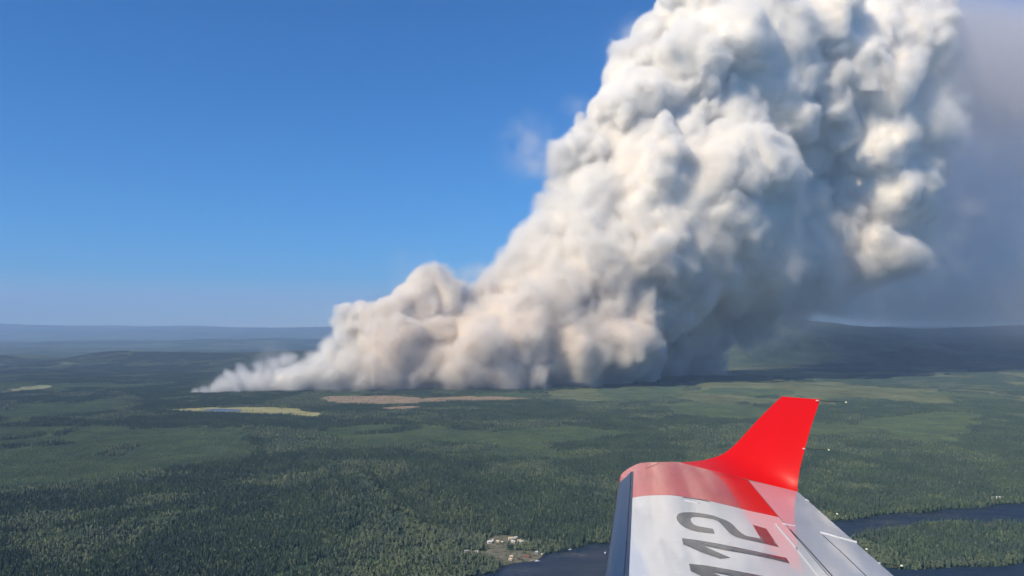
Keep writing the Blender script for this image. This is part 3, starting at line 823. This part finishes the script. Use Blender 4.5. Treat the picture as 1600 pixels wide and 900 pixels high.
# winglet: grid between a front and a rear edge, with real thickness
def W(px, py, dist): 
    d = ray(px, py); return d * (dist / d[1]) + np.array([0, 0, EYE])
pA = S(np.array(uv_of(1052, 722)[0]), np.array(uv_of(1052, 722)[1]))
sA = S(*[np.array(q) for q in uv_of(1062, 722.5)]); sB = S(*[np.array(q) for q in uv_of(1246, 768)])
dL, dR = float(sA[1]), float(sB[1])
print("winglet depth", dL, dR)
rows = [((1062, 722.5), (1246, 768), 0, 0), ((1090, 720.5), (1247, 752), .0, .02), ((1112, 716), (1250, 732), .0, .03), ((1130, 709), (1255, 711), -.02, .04), ((1147, 696), (1261, 689), -.03, .06),
        ((1165, 677), (1266, 671), -.04, .08), ((1185, 655), (1271, 655), -.05, .10), ((1205, 635), (1277, 638), -.06, .12), ((1221, 619.5), (1281, 624), -.07, .14)]
def winglet():
    rr = []
    K = 9
    for (a_, b_, ol, or_) in rows: rr.append((W(*a_, dL + ol), W(*b_, dR + or_)))
    rr = np.array(rr)                       # rows x 2 x 3
    m = len(rows); T = np.linspace(0, m - 1, 57); fine = np.zeros((len(T), 2, 3))
    for k, t in enumerate(T):
        i = min(int(t), m - 2); f = t - i
        p0, p1, p2, p3 = rr[max(i - 1, 0)], rr[i], rr[i + 1], rr[min(i + 2, m - 1)]
        fine[k] = .5 * ((2 * p1) + (-p0 + p2) * f + (2 * p0 - 5 * p1 + 4 * p2 - p3) * f * f + (-p0 + 3 * p1 - 3 * p2 + p3) * f ** 3)
    nc = 29; s = np.linspace(0, 1, nc)
    front_ = fine[:, :1] * (1 - s)[None, :, None] + fine[:, 1:] * s[None, :, None]
    # root row follows the wing surface
    root = np.array([S(*[np.array(q) for q in uv_of(1062 + (1246 - 1062) * a_, 722.5 + (768 - 722.5) * a_)]) for a_ in s])
    tt = np.clip(T / 3.2, 0, 1); bl = (1 - tt) ** 2
    front_ = front_ + (root - front_[0])[None] * bl[:, None, None]
    th = .030 * np.sqrt(np.clip(4 * s * (1 - s), 0, 1))[None, :] * np.linspace(1.0, .55, len(T))[:, None]
    bulge = front_.copy(); bulge[..., 1] -= th * .25
    back = front_.copy(); back[..., 1] += th * .75 + .002; back[..., 2] -= .003
    v = np.concatenate([bulge.reshape(-1, 3), back.reshape(-1, 3)]); n = len(T) * nc
    f = grid_faces(len(T), nc); f2 = f[:, ::-1] + n
    ring = [i * nc for i in range(len(T))] + [(len(T) - 1) * nc + j for j in range(1, nc)] + [i * nc + nc - 1 for i in range(len(T) - 2, -1, -1)] + [j for j in range(nc - 2, 0, -1)]
    k = len(ring); sides = np.array([(ring[i], ring[(i + 1) % k], ring[(i + 1) % k] + n, ring[i] + n) for i in range(k)])
    me = mesh_np("winglet", v, np.concatenate([f, f2, sides]), M_RED, smooth=True)
    bm = bmesh.new(); bm.from_mesh(me); bmesh.ops.recalc_face_normals(bm, faces=bm.faces)
    for e in bm.edges:
        if len(e.link_faces) == 2 and e.calc_face_angle(0) > 1.0: e.smooth = False
    bm.to_mesh(me); bm.free()
    o = wlink("winglet", me); o['label'] = "bright red upturned winglet"
winglet()

def wick(p0, p1, label=None, base=True):
    p0, p1 = Vector(p0), Vector(p1); ax = (p1 - p0); Ln = ax.length; q = ax.to_track_quat('Z', 'Y')
    def cyl(r1, r2, a_, b_, seg=8):
        bm = bmesh.new(); bmesh.ops.create_cone(bm, segments=seg, radius1=r1, radius2=r2, depth=b_ - a_, cap_ends=True)
        bmesh.ops.translate(bm, verts=bm.verts, vec=(0, 0, (a_ + b_) / 2)); bmesh.ops.rotate(bm, verts=bm.verts, cent=(0, 0, 0), matrix=q.to_matrix()); bmesh.ops.translate(bm, verts=bm.verts, vec=p0); return bm
    me = bpy.data.meshes.new("static_wick"); bm = cyl(.0018, .0014, -.01, Ln); bm.to_mesh(me); bm.free(); me.materials.append(M_WICK)
    w = wlink("static_wick", me)
    bm = cyl(.0038, .0025, Ln - .004, Ln + .006); o = bm_link("wick_tip", bm, M_TIPW, w)
    bm = cyl(.004, .003, -.014, .010); o = bm_link("wick_base", bm, M_RED if not base else M_FIT_GLINT, w)
M_RED2 = m_paint("bright_red_winglet_paint", (.58, .005, .005), coat=.0, rough=.42, grime=.06, spec=.2)
bpy.data.objects["winglet"].data.materials[0] = M_RED2
wick(W(1278, 626, dR + .12), W(1322, 628.5, dR - .10))
wick(W(1257, 701, dR + .02), W(1295, 703, dR - .18))
for (ax_, ay_, bx2, by2) in ((1262, 782, 1308, 803), (1338, 848, 1354, 858), (1374, 880, 1409, 884)):
    a_ = W(ax_, ay_, 1.0); u_ = uv_of(ax_, ay_); p = S(np.array(u_[0]), np.array(u_[1]), .0)
    wick(p, W(bx2, by2, float(p[1]) - .15))

# ------------------------------------------------------------------ smoke
#SMOKE
def D_of(px): return float(np.interp(px, [290, 620, 900, 1150, 1500, 1800], [6100, 6700, 7300, 8000, 8600, 9000]))
PUFFS = [  # photograph x, y, radius (px at its own distance), extra distance (m)
    (304, 618, 5, 0), (318, 616, 7, 0), (334, 613, 9, 0), (352, 609, 11, 20), (372, 604, 13, 0), (394, 600, 16, 0), (414, 592, 17, 0), (432, 598, 16, 0), (448, 588, 19, 0), (470, 592, 22, -30), (470, 578, 14, 20),
    (490, 583, 24, 0), (500, 562, 18, 0), (488, 560, 11, -20), (518, 590, 24, -60), (520, 556, 20, 30), (512, 543, 13, 0), (540, 574, 32, 0), (548, 548, 22, 0), (535, 530, 14, 40), (565, 596, 20, -100),
    (549, 515, 22, 60), (543, 498, 15, 60), (570, 505, 27, 40), (590, 535, 40, 60), (600, 575, 42, 0), (610, 495, 30, 40), (630, 540, 48, 0), (650, 480, 36, 50), (345, 603, 9, 60), (432, 562, 6, 90), (447, 556, 7, 60), (408, 571, 6, 80), (383, 579, 5, 90), (356, 590, 5, 70), (362, 597, 9, -40), (384, 590, 11, 50), (403, 583, 10, -30), (421, 577, 9, 60), (440, 577, 10, 20), (462, 573, 8, -50), (455, 604, 14, 80), (410, 606, 12, 90), (645, 465, 20, 60), (668, 450, 28, 80), (690, 444, 20, 90), (690, 470, 38, 60),
    (660, 580, 38, -60), (690, 530, 55, 40), (715, 575, 42, 0), (740, 492, 38, 160), (750, 530, 60, 60), (775, 580, 38, -60), (790, 470, 48, 120), (790, 430, 28, 160), (820, 440, 45, 60), (815, 520, 62, 0), (835, 575, 40, -60),
    (850, 400, 46, 40), (846, 362, 22, 60), (862, 325, 30, 90), (870, 460, 70, -60), (885, 540, 62, 0), (895, 580, 34, -40), (890, 360, 55, 40), (880, 290, 34, 140), (868, 255, 30, 200), (885, 225, 26, 180), (905, 200, 30, 160),
    (925, 310, 70, 60), (930, 420, 85, -120), (945, 500, 75, 0), (945, 570, 42, 0), (935, 240, 50, 100), (950, 190, 40, 140), (985, 545, 58, 120), (975, 120, 36, 100), (968, 90, 20, 60), (1000, 90, 38, 60), (1015, 55, 30, 80), (1045, 40, 42, 60), (1060, 5, 36, 60),
    (990, 180, 70, 40), (1000, 270, 90, 0), (1010, 370, 100, -180), (1020, 460, 85, 60), (1055, 120, 80, 40), (1085, 30, 60, 60), (1060, 210, 80, 60), (1080, 300, 100, -200), (1090, 400, 85, 0), (1075, 500, 62, 650), (1040, 550, 45, 620), (1095, 565, 28, 700),
    (1120, 90, 90, 0), (1130, 190, 60, -260), (1150, 270, 90, -380), (1160, 360, 85, -250), (1180, 60, 100, 60), (1190, 170, 70, -60), (1185, 300, 60, -420), (1140, 440, 45, -100), (1150, 470, 50, 800), (1200, 420, 60, 60), (1190, 480, 36, 500),
    (1215, 120, 80, 40), (1240, 30, 95, 0), (1235, 240, 60, 380), (1250, 320, 60, 420), (1245, 400, 50, 200), (1270, 160, 80, 160), (1290, 80, 85, 0), (1280, 450, 38, 150), (1315, 462, 20, 120), (1240, 470, 34, 160), (1290, 380, 50, 420), (1300, 230, 70, 380),
    (1330, 30, 90, 40), (1340, 130, 85, 0), (1360, 220, 75, 0), (1385, 290, 70, 20), (1370, 360, 50, 160), (1420, 330, 42, 80), (1395, 390, 34, 220), (1400, 180, 66, 20), (1395, 80, 85, 0), (1340, 300, 60, 260), (1430, 120, 50, 40), (1440, 40, 50, 40), (1425, 250, 40, 60), (1345, 420, 34, 320),
    (1090, -40, 70, 60), (1200, -50, 80, 60), (1330, -50, 80, 60), (1430, -30, 70, 200), (1470, -20, 60, 400)]
def to_world(px, py, Y): return at_y(px, py, Y)
prs = np.random.default_rng(5)
base = []
for (px, py, r, dz) in PUFFS:
    if 690 < px < 965 and py > 495: dz -= 240
    if px < 1060 and py < 400: px += 13
    Y = D_of(px) + dz; p = to_world(px, py, Y); base.append((*p, r / FPX * Y))
base = np.array(base); base = base[base[:, 2] + base[:, 3] < 4400]
base[:, 2] = np.maximum(base[:, 2], base[:, 3] * .35)
def children(parent, n, f0, f1, out=.85):
    o = []
    for (x, y, z, r) in parent:
        d = prs.normal(size=(n, 3)); d[:, 2] += .15; d[:, 1] -= .2; d /= np.linalg.norm(d, axis=1)[:, None]
        rr = r * prs.uniform(f0, f1, n)
        q = np.array([x, y, z]) + d * (r * out - rr * .1)[:, None]
        o.append(np.concatenate([q, rr[:, None]], 1))
    return np.concatenate(o)
l1 = children(base, 15, .16, .52, .80)
l2 = children(l1[l1[:, 3] > 34], 10, .18, .45, .85)
l3 = children(l2[l2[:, 3] > 34], 5, .25, .45, .85)
allp = np.concatenate([base, l1, l2, l3]); allp = allp[allp[:, 2] > -20]

def noise3(shape, vox, org, period, seed):
    """smooth value noise sampled on a regular grid, fixed in world space"""
    tab = np.random.default_rng(seed).random((64, 64, 64)).astype(np.float32)
    def ax(n, o):
        t = (o + vox * np.arange(n)) / period; i = np.floor(t).astype(int); f = (t - i); f = (f * f * (3 - 2 * f)).astype(np.float32); return i & 63, (i + 1) & 63, f
    (x0, x1, fx), (y0, y1, fy), (z0, z1, fz) = ax(shape[2], org[0]), ax(shape[1], org[1]), ax(shape[0], org[2])
    tz = tab[z0] * (1 - fz)[:, None, None] + tab[z1] * fz[:, None, None]
    ty = tz[:, y0] * (1 - fy)[None, :, None] + tz[:, y1] * fy[None, :, None]
    return ty[:, :, x0] * (1 - fx) + ty[:, :, x1] * fx

def field(org, n, vox):
    nx, ny, nz = n
    Sd = np.full((nz, ny, nx), 400.0, np.float32)
    xs = org[0] + vox * np.arange(nx, dtype=np.float32); ys = org[1] + vox * np.arange(ny, dtype=np.float32); zs = org[2] + vox * np.arange(nz, dtype=np.float32)
    for (x, y, z, r) in allp:
        R_ = r + 240
        i0, i1 = np.searchsorted(xs, [x - R_, x + R_]); j0, j1 = np.searchsorted(ys, [y - R_, y + R_]); k0, k1 = np.searchsorted(zs, [z - R_, z + R_])
        if i0 == i1 or j0 == j1 or k0 == k1: continue
        d = np.sqrt(((zs[k0:k1] - z) ** 2)[:, None, None] + ((ys[j0:j1] - y) ** 2)[None, :, None] + ((xs[i0:i1] - x) ** 2)[None, None, :]) - r
        v = Sd[k0:k1, j0:j1, i0:i1]; np.minimum(v, d, out=v)
    nz_ = 0
    for p_, a_, sd_ in ((420, .38, 1), (190, .28, 2), (95, .26, 3), (48, .18, 4)):
        if p_ < vox * 2: continue
        t = noise3((nz, ny, nx), vox, org, p_, sd_); nz_ = nz_ + a_ * (np.abs(t * 2 - 1) if p_ < 400 else t)
    amp = np.interp(xs, [-2600, -1900, -900], [45, 80, SMOKE_AMP]).astype(np.float32)[None, None, :]
    Sd += (nz_ - .47) * amp
    # churn the whole field so that no puff stays a ball
    wx, wy, wz = [(noise3((nz, ny, nx), vox, org, 330, 31 + q) - .5) * 1.5 + (noise3((nz, ny, nx), vox, org, 120, 41 + q) - .5) * .55 for q in range(3)]
    sc_ = amp / vox
    out = np.empty_like(Sd); I, J = np.arange(nx, dtype=np.float32)[None, :], np.arange(ny, dtype=np.float32)[:, None]
    for k in range(nz):
        fz = np.clip(k + wz[k] * sc_[0], 0, nz - 1.001); fy = np.clip(J + wy[k] * sc_[0], 0, ny - 1.001); fx = np.clip(I + wx[k] * sc_[0], 0, nx - 1.001)
        k0 = fz.astype(np.int32); j0 = fy.astype(np.int32); i0 = fx.astype(np.int32); tz = fz - k0; ty = fy - j0; tx = fx - i0
        flat = Sd.ravel(); b_ = (k0 * ny + j0) * nx + i0
        c00 = flat[b_] * (1 - tx) + flat[b_ + 1] * tx; c01 = flat[b_ + nx] * (1 - tx) + flat[b_ + nx + 1] * tx
        b_ = b_ + nx * ny
        c10 = flat[b_] * (1 - tx) + flat[b_ + 1] * tx; c11 = flat[b_ + nx] * (1 - tx) + flat[b_ + nx + 1] * tx
        out[k] = (c00 * (1 - ty) + c01 * ty) * (1 - tz) + (c10 * (1 - ty) + c11 * ty) * tz
    return out
SMOKE_AMP = 150.0

def volume_group(name, n, org, vox, core, vmat=None):
    ng, N, L, gi, go = gn_group(name)
    pos = N.new("GeometryNodeInputPosition"); sx = N.new("ShaderNodeSeparateXYZ"); L.new(pos.outputs[0], sx.inputs[0])
    ids = []
    for k in range(3):
        a_ = N.new("ShaderNodeMath"); a_.operation = 'SUBTRACT'; L.new(sx.outputs[k], a_.inputs[0]); a_.inputs[1].default_value = org[k]
        b_ = N.new("ShaderNodeMath"); b_.operation = 'DIVIDE'; L.new(a_.outputs[0], b_.inputs[0]); b_.inputs[1].default_value = vox
        c_ = N.new("FunctionNodeFloatToInt"); c_.rounding_mode = 'ROUND'; L.new(b_.outputs[0], c_.inputs[0]); ids.append(c_.outputs[0])
    def im(op, a_, b_):
        m = N.new("FunctionNodeIntegerMath"); m.operation = op
        L.new(a_, m.inputs[0])
        if isinstance(b_, int): m.inputs[1].default_value = b_
        else: L.new(b_, m.inputs[1])
        return m.outputs[0]
    idx_ = im('ADD', ids[0], im('MULTIPLY', im('ADD', ids[1], im('MULTIPLY', ids[2], n[1])), n[0]))
    si = N.new("GeometryNodeSampleIndex"); si.data_type = 'FLOAT'; si.domain = 'POINT'
    L.new(gi.outputs[0], si.inputs["Geometry"]); L.new(idx_, si.inputs["Index"]); L.new(named(N, "core" if core else "dens"), si.inputs["Value"])
    vc = N.new("GeometryNodeVolumeCube"); L.new(si.outputs[0], vc.inputs["Density"]); vc.inputs["Background"].default_value = 0
    vc.inputs["Min"].default_value = org; vc.inputs["Max"].default_value = tuple(org[k] + vox * (n[k] - 1) for k in range(3))
    for k, s in enumerate(("Resolution X", "Resolution Y", "Resolution Z")): vc.inputs[s].default_value = n[k]
    outp = vc.outputs[0]
    if core:
        vm = N.new("GeometryNodeVolumeToMesh"); L.new(outp, vm.inputs[0]); vm.inputs["Threshold"].default_value = .5
        ss = N.new("GeometryNodeSetShadeSmooth"); L.new(vm.outputs[0], ss.inputs[0]); outp = ss.outputs[0]
    sm = N.new("GeometryNodeSetMaterial"); L.new(outp, sm.inputs[0]); sm.inputs["Material"].default_value = M_CORE if core else (vmat or M_SMOKE)
    L.new(sm.outputs[0], go.inputs[0])
    return ng

def smoke_tint(N, L, white, tan):
    """young smoke low over the fire is tan and sooty, older smoke above and out in the tail is whiter"""
    g = N.new("ShaderNodeNewGeometry"); sx = N.new("ShaderNodeSeparateXYZ"); L.new(g.outputs["Position"], sx.inputs[0])
    a_ = N.new("ShaderNodeMapRange"); a_.interpolation_type = 'SMOOTHSTEP'; L.new(sx.outputs[2], a_.inputs[0]); a_.inputs[1].default_value = 350; a_.inputs[2].default_value = 1700; a_.inputs[3].default_value = 1; a_.inputs[4].default_value = 0
    b_ = N.new("ShaderNodeMapRange"); b_.interpolation_type = 'SMOOTHSTEP'; L.new(sx.outputs[0], b_.inputs[0]); b_.inputs[1].default_value = -1650; b_.inputs[2].default_value = -900
    m_ = N.new("ShaderNodeMath"); m_.operation = 'MULTIPLY'; L.new(a_.outputs[0], m_.inputs[0]); L.new(b_.outputs[0], m_.inputs[1])
    return mixc(N, L, m_.outputs[0], white, tan)

def m_smoke():
    m, N, L, out = new_mat("smoke_volume")
    v = N.new("ShaderNodeVolumePrincipled"); v.inputs["Density"].default_value = SMOKE_SIGMA
    v.inputs["Color"].default_value = (.985, .98, .97, 1); v.inputs["Anisotropy"].default_value = .0
    L.new(smoke_tint(N, L, (.993, .980, .950), (.965, .93, .88)), v.inputs["Color"])
    v.inputs["Density Attribute"].default_value = "density"
    L.new(v.outputs[0], out.inputs["Volume"]); return m
def m_core():
    m, N, L, out = new_mat("dense_smoke")
    g = N.new("ShaderNodeNewGeometry")
    mp = N.new("ShaderNodeMapping"); mp.inputs["Scale"].default_value = (1 / 900,) * 3; L.new(g.outputs["Position"], mp.inputs[0])
    n = noise_node(N, L, 1, 3, .6, mp.outputs[0])
    mp2 = N.new("ShaderNodeMapping"); mp2.inputs["Scale"].default_value = (1 / 90,) * 3; L.new(g.outputs["Position"], mp2.inputs[0])
    n2 = noise_node(N, L, 1, 6, .62, mp2.outputs[0])
    c = mixc(N, L, ramp(N, L, n.outputs[0], .45, .68), (.98, .94, .87), (.92, .79, .63))
    mp3 = N.new("ShaderNodeMapping"); mp3.inputs["Scale"].default_value = (1 / 420,) * 3; L.new(g.outputs["Position"], mp3.inputs[0])
    n3 = noise_node(N, L, 1, 4, .6, mp3.outputs[0])
    low = mixc(N, L, ramp(N, L, n3.outputs[0], .38, .62), (.66, .64, .64), (.88, .77, .63))
    c = mixc(N, L, 1.0, c, smoke_tint(N, L, (1, 1, 1), low), 'MULTIPLY')
    b = pbsdf(N, Roughness=1); b.inputs["Specular IOR Level"].default_value = 0
    L.new(c, b.inputs["Base Color"])
    bp = N.new("ShaderNodeBump"); bp.inputs["Strength"].default_value = .6; bp.inputs["Distance"].default_value = 40
    L.new(n2.outputs[0], bp.inputs["Height"]); L.new(bp.outputs[0], b.inputs["Normal"])
    L.new(b.outputs[0], out.inputs[0]); return m
SMOKE_SIGMA = .03
M_SMOKE = m_smoke(); M_CORE = m_core()
CORE_DEPTH, EDGE = 76.0, 86.0

root = bpy.data.objects.new("wildfire_smoke", None); C.objects.link(root); root.location = tuple(base[0, :2]) + (0,)
tag(root, "huge billowing white and tan wildfire smoke plume leaning right above the forest", "smoke", kind="stuff")
WISPS = [(828, 232, 34, .06), (848, 252, 28, .10), (800, 222, 20, .04), (752, 428, 22, .12), (730, 440, 20, .08), (990, 72, 28, .10), (1345, 470, 26, .12), (900, 175, 20, .03), (420, 570, 22, .10), (365, 592, 16, .10), (330, 606, 12, .10), (640, 420, 26, .05), (1480, 330, 40, .05), (1475, 240, 45, .05), (1440, 400, 45, .05), (1200, 500, 50, .05)]
def smoke_block(org, n, vox, xcut=None):
    Sd = field(org, n, vox)
    soft = noise3(Sd.shape, vox, org, 900, 51) * .65 + noise3(Sd.shape, vox, org, 400, 52) * .35
    soft = EDGE * (.38 + 3.0 * np.clip(soft - .35, 0, 1) ** 1.2 * 2)
    soft *= np.interp(org[0] + vox * np.arange(n[0]), [-2600, -1400, 1500, 3500, 4600, 5200], [1.3, 1.2, 1.0, 1.5, 2.6, 3.4]).astype(np.float32)[None, None, :]
    zz = (org[2] + vox * np.arange(n[2]))[:, None, None]; xx = (org[0] + vox * np.arange(n[0]))[None, None, :]
    soft = soft * (1 + 1.6 * (1 - sstep(1100, 2000, zz)) * sstep(1500, 2600, xx)).astype(np.float32)
    soft = np.minimum(soft, 560)
    dens = np.clip((soft * .35 - Sd) / soft, 0, 1); dens = dens * dens * (3 - 2 * dens)
    xs_, ys_, zs_ = (org[0] + vox * np.arange(n[0])), (org[1] + vox * np.arange(n[1])), (org[2] + vox * np.arange(n[2]))
    rag = np.clip(noise3(Sd.shape, vox, org, 170, 61) * .6 + noise3(Sd.shape, vox, org, 70, 62) * .4 - .38, 0, 1) * 4
    for (px, py, r, am) in WISPS:
        Y = D_of(px) + 60; p = at_y(px, py, Y); q = r / FPX * Y
        g_ = np.exp(-((xs_ - p[0]) / q) ** 2)[None, None, :] * np.exp(-((ys_ - p[1]) / q) ** 2)[None, :, None] * np.exp(-((zs_ - p[2]) / q) ** 2)[:, None, None]
        dens = np.maximum(dens, (g_ > .02) * g_ * am * rag)
    dens = dens.astype(np.float32)
    if xcut is not None:
        if xcut[1]: dens[:, :, xcut[0]:] = 0
        else: dens[:, :, :xcut[0]] = 0
    dens[Sd < -CORE_DEPTH - 3 * vox] = 0          # nothing is needed deep inside the opaque heart
    core = np.clip(.5 - (Sd + CORE_DEPTH) / (4 * vox), 0, 1)
    for a_ in (core,):
        a_[:, :, 0] = a_[:, 0] = a_[:, -1] = a_[0] = a_[-1] = 0
    me = bpy.data.meshes.new("smoke_samples"); me.vertices.add(Sd.size)
    for nm, arr in (("dens", dens), ("core", core)):
        t = me.attributes.new(nm, 'FLOAT', 'POINT'); t.data.foreach_set("value", arr.astype(np.float32).ravel())
    for nm, cr in (("smoke_heart", True), ("smoke_veil", False)):
        o = bpy.data.objects.new(nm, me); C.objects.link(o); o.parent = root; o.matrix_parent_inverse = root.matrix_world.inverted(); o.location = tuple(-np.array(root.location))
        o.modifiers.new("volume", 'NODES').node_group = volume_group(nm, n, org, vox, cr)
        o["kind"] = "stuff"

# thin old smoke drifting off behind the plume, in its shade
def m_bank():
    m, N, L, out = new_mat("drifted_smoke")
    v = N.new("ShaderNodeVolumePrincipled"); v.inputs["Density"].default_value = 9e-4
    v.inputs["Color"].default_value = (.88, .85, .84, 1); v.inputs["Density Attribute"].default_value = "density"
    L.new(v.outputs[0], out.inputs["Volume"]); return m
M_BANK = m_bank()
def smoke_bank():
    vox = 110.0; n = (100, 58, 44); org = (600.0, 7700.0, -110.0)
    xs = (org[0] + vox * np.arange(n[0]))[None, None, :]; ys = (org[1] + vox * np.arange(n[1]))[None, :, None]; zs = (org[2] + vox * np.arange(n[2]))[:, None, None]
    nn = noise3(n[::-1], vox, org, 1500, 21) * .6 + noise3(n[::-1], vox, org, 700, 22) * .4
    d = sstep(1400, 3600, xs - (ys - 9000) * .3) * (1 - sstep(9500, 11400, xs)) * sstep(0, 1300, ys - 9000 + 450 * sstep(3600, 4600, xs)) * (1 - sstep(10700, 12000, ys)) * sstep(330, 900, zs + 400 * (nn - .5)) * (1 - sstep(3900, 4350, zs + 300 * (nn - .5)))
    d = d * np.clip(.25 + 1.5 * nn, .3, 1.6)
    d = d + 3.6 * nn * sstep(3500, 4300, xs) * (1 - sstep(8600, 10200, xs)) * sstep(2850, 3600, zs + 900 * (nn - .5)) * (1 - sstep(3950, 4330, zs)) * sstep(7850, 8400, ys + 700 * (nn - .5)) * (1 - sstep(9000, 9800, ys))
    me = bpy.data.meshes.new("smoke_samples"); me.vertices.add(d.size)
    t = me.attributes.new("dens", 'FLOAT', 'POINT'); t.data.foreach_set("value", d.astype(np.float32).ravel())
    o = link("drifting_smoke", me); o.modifiers.new("volume", 'NODES').node_group = volume_group("bank", n, org, vox, False, M_BANK)
    tag(o, "grey blue bank of old smoke hanging behind the plume on the right", "smoke", kind="stuff")
smoke_bank()
import time as _t
_t0 = _t.time()
XS = -1150.0
smoke_block((XS - 11 * 160, 5700.0, -22.0), (178, 120, 84), 11.0, (161, True))
V2 = 21.0
smoke_block((XS - 10 * V2, 5700.0, -21.0), (382, 205, 232), V2, (10, False))
print("smoke", _t.time() - _t0)

# ------------------------------------------------------------------ haze
def m_haze():
    m, N, L, out = new_mat("haze_air")
    v = N.new("ShaderNodeVolumePrincipled"); v.inputs["Density"].default_value = 2.5e-5
    v.inputs["Color"].default_value = (.47, .68, 1.0, 1); v.inputs["Anisotropy"].default_value = .0
    L.new(v.outputs[0], out.inputs["Volume"]); return m
bm = bmesh.new(); box(bm, -95000, 95000, -95000, 95000, -60, 4650)
hz = bm_link("haze", bm, m_haze()); tag(hz, kind="stuff")
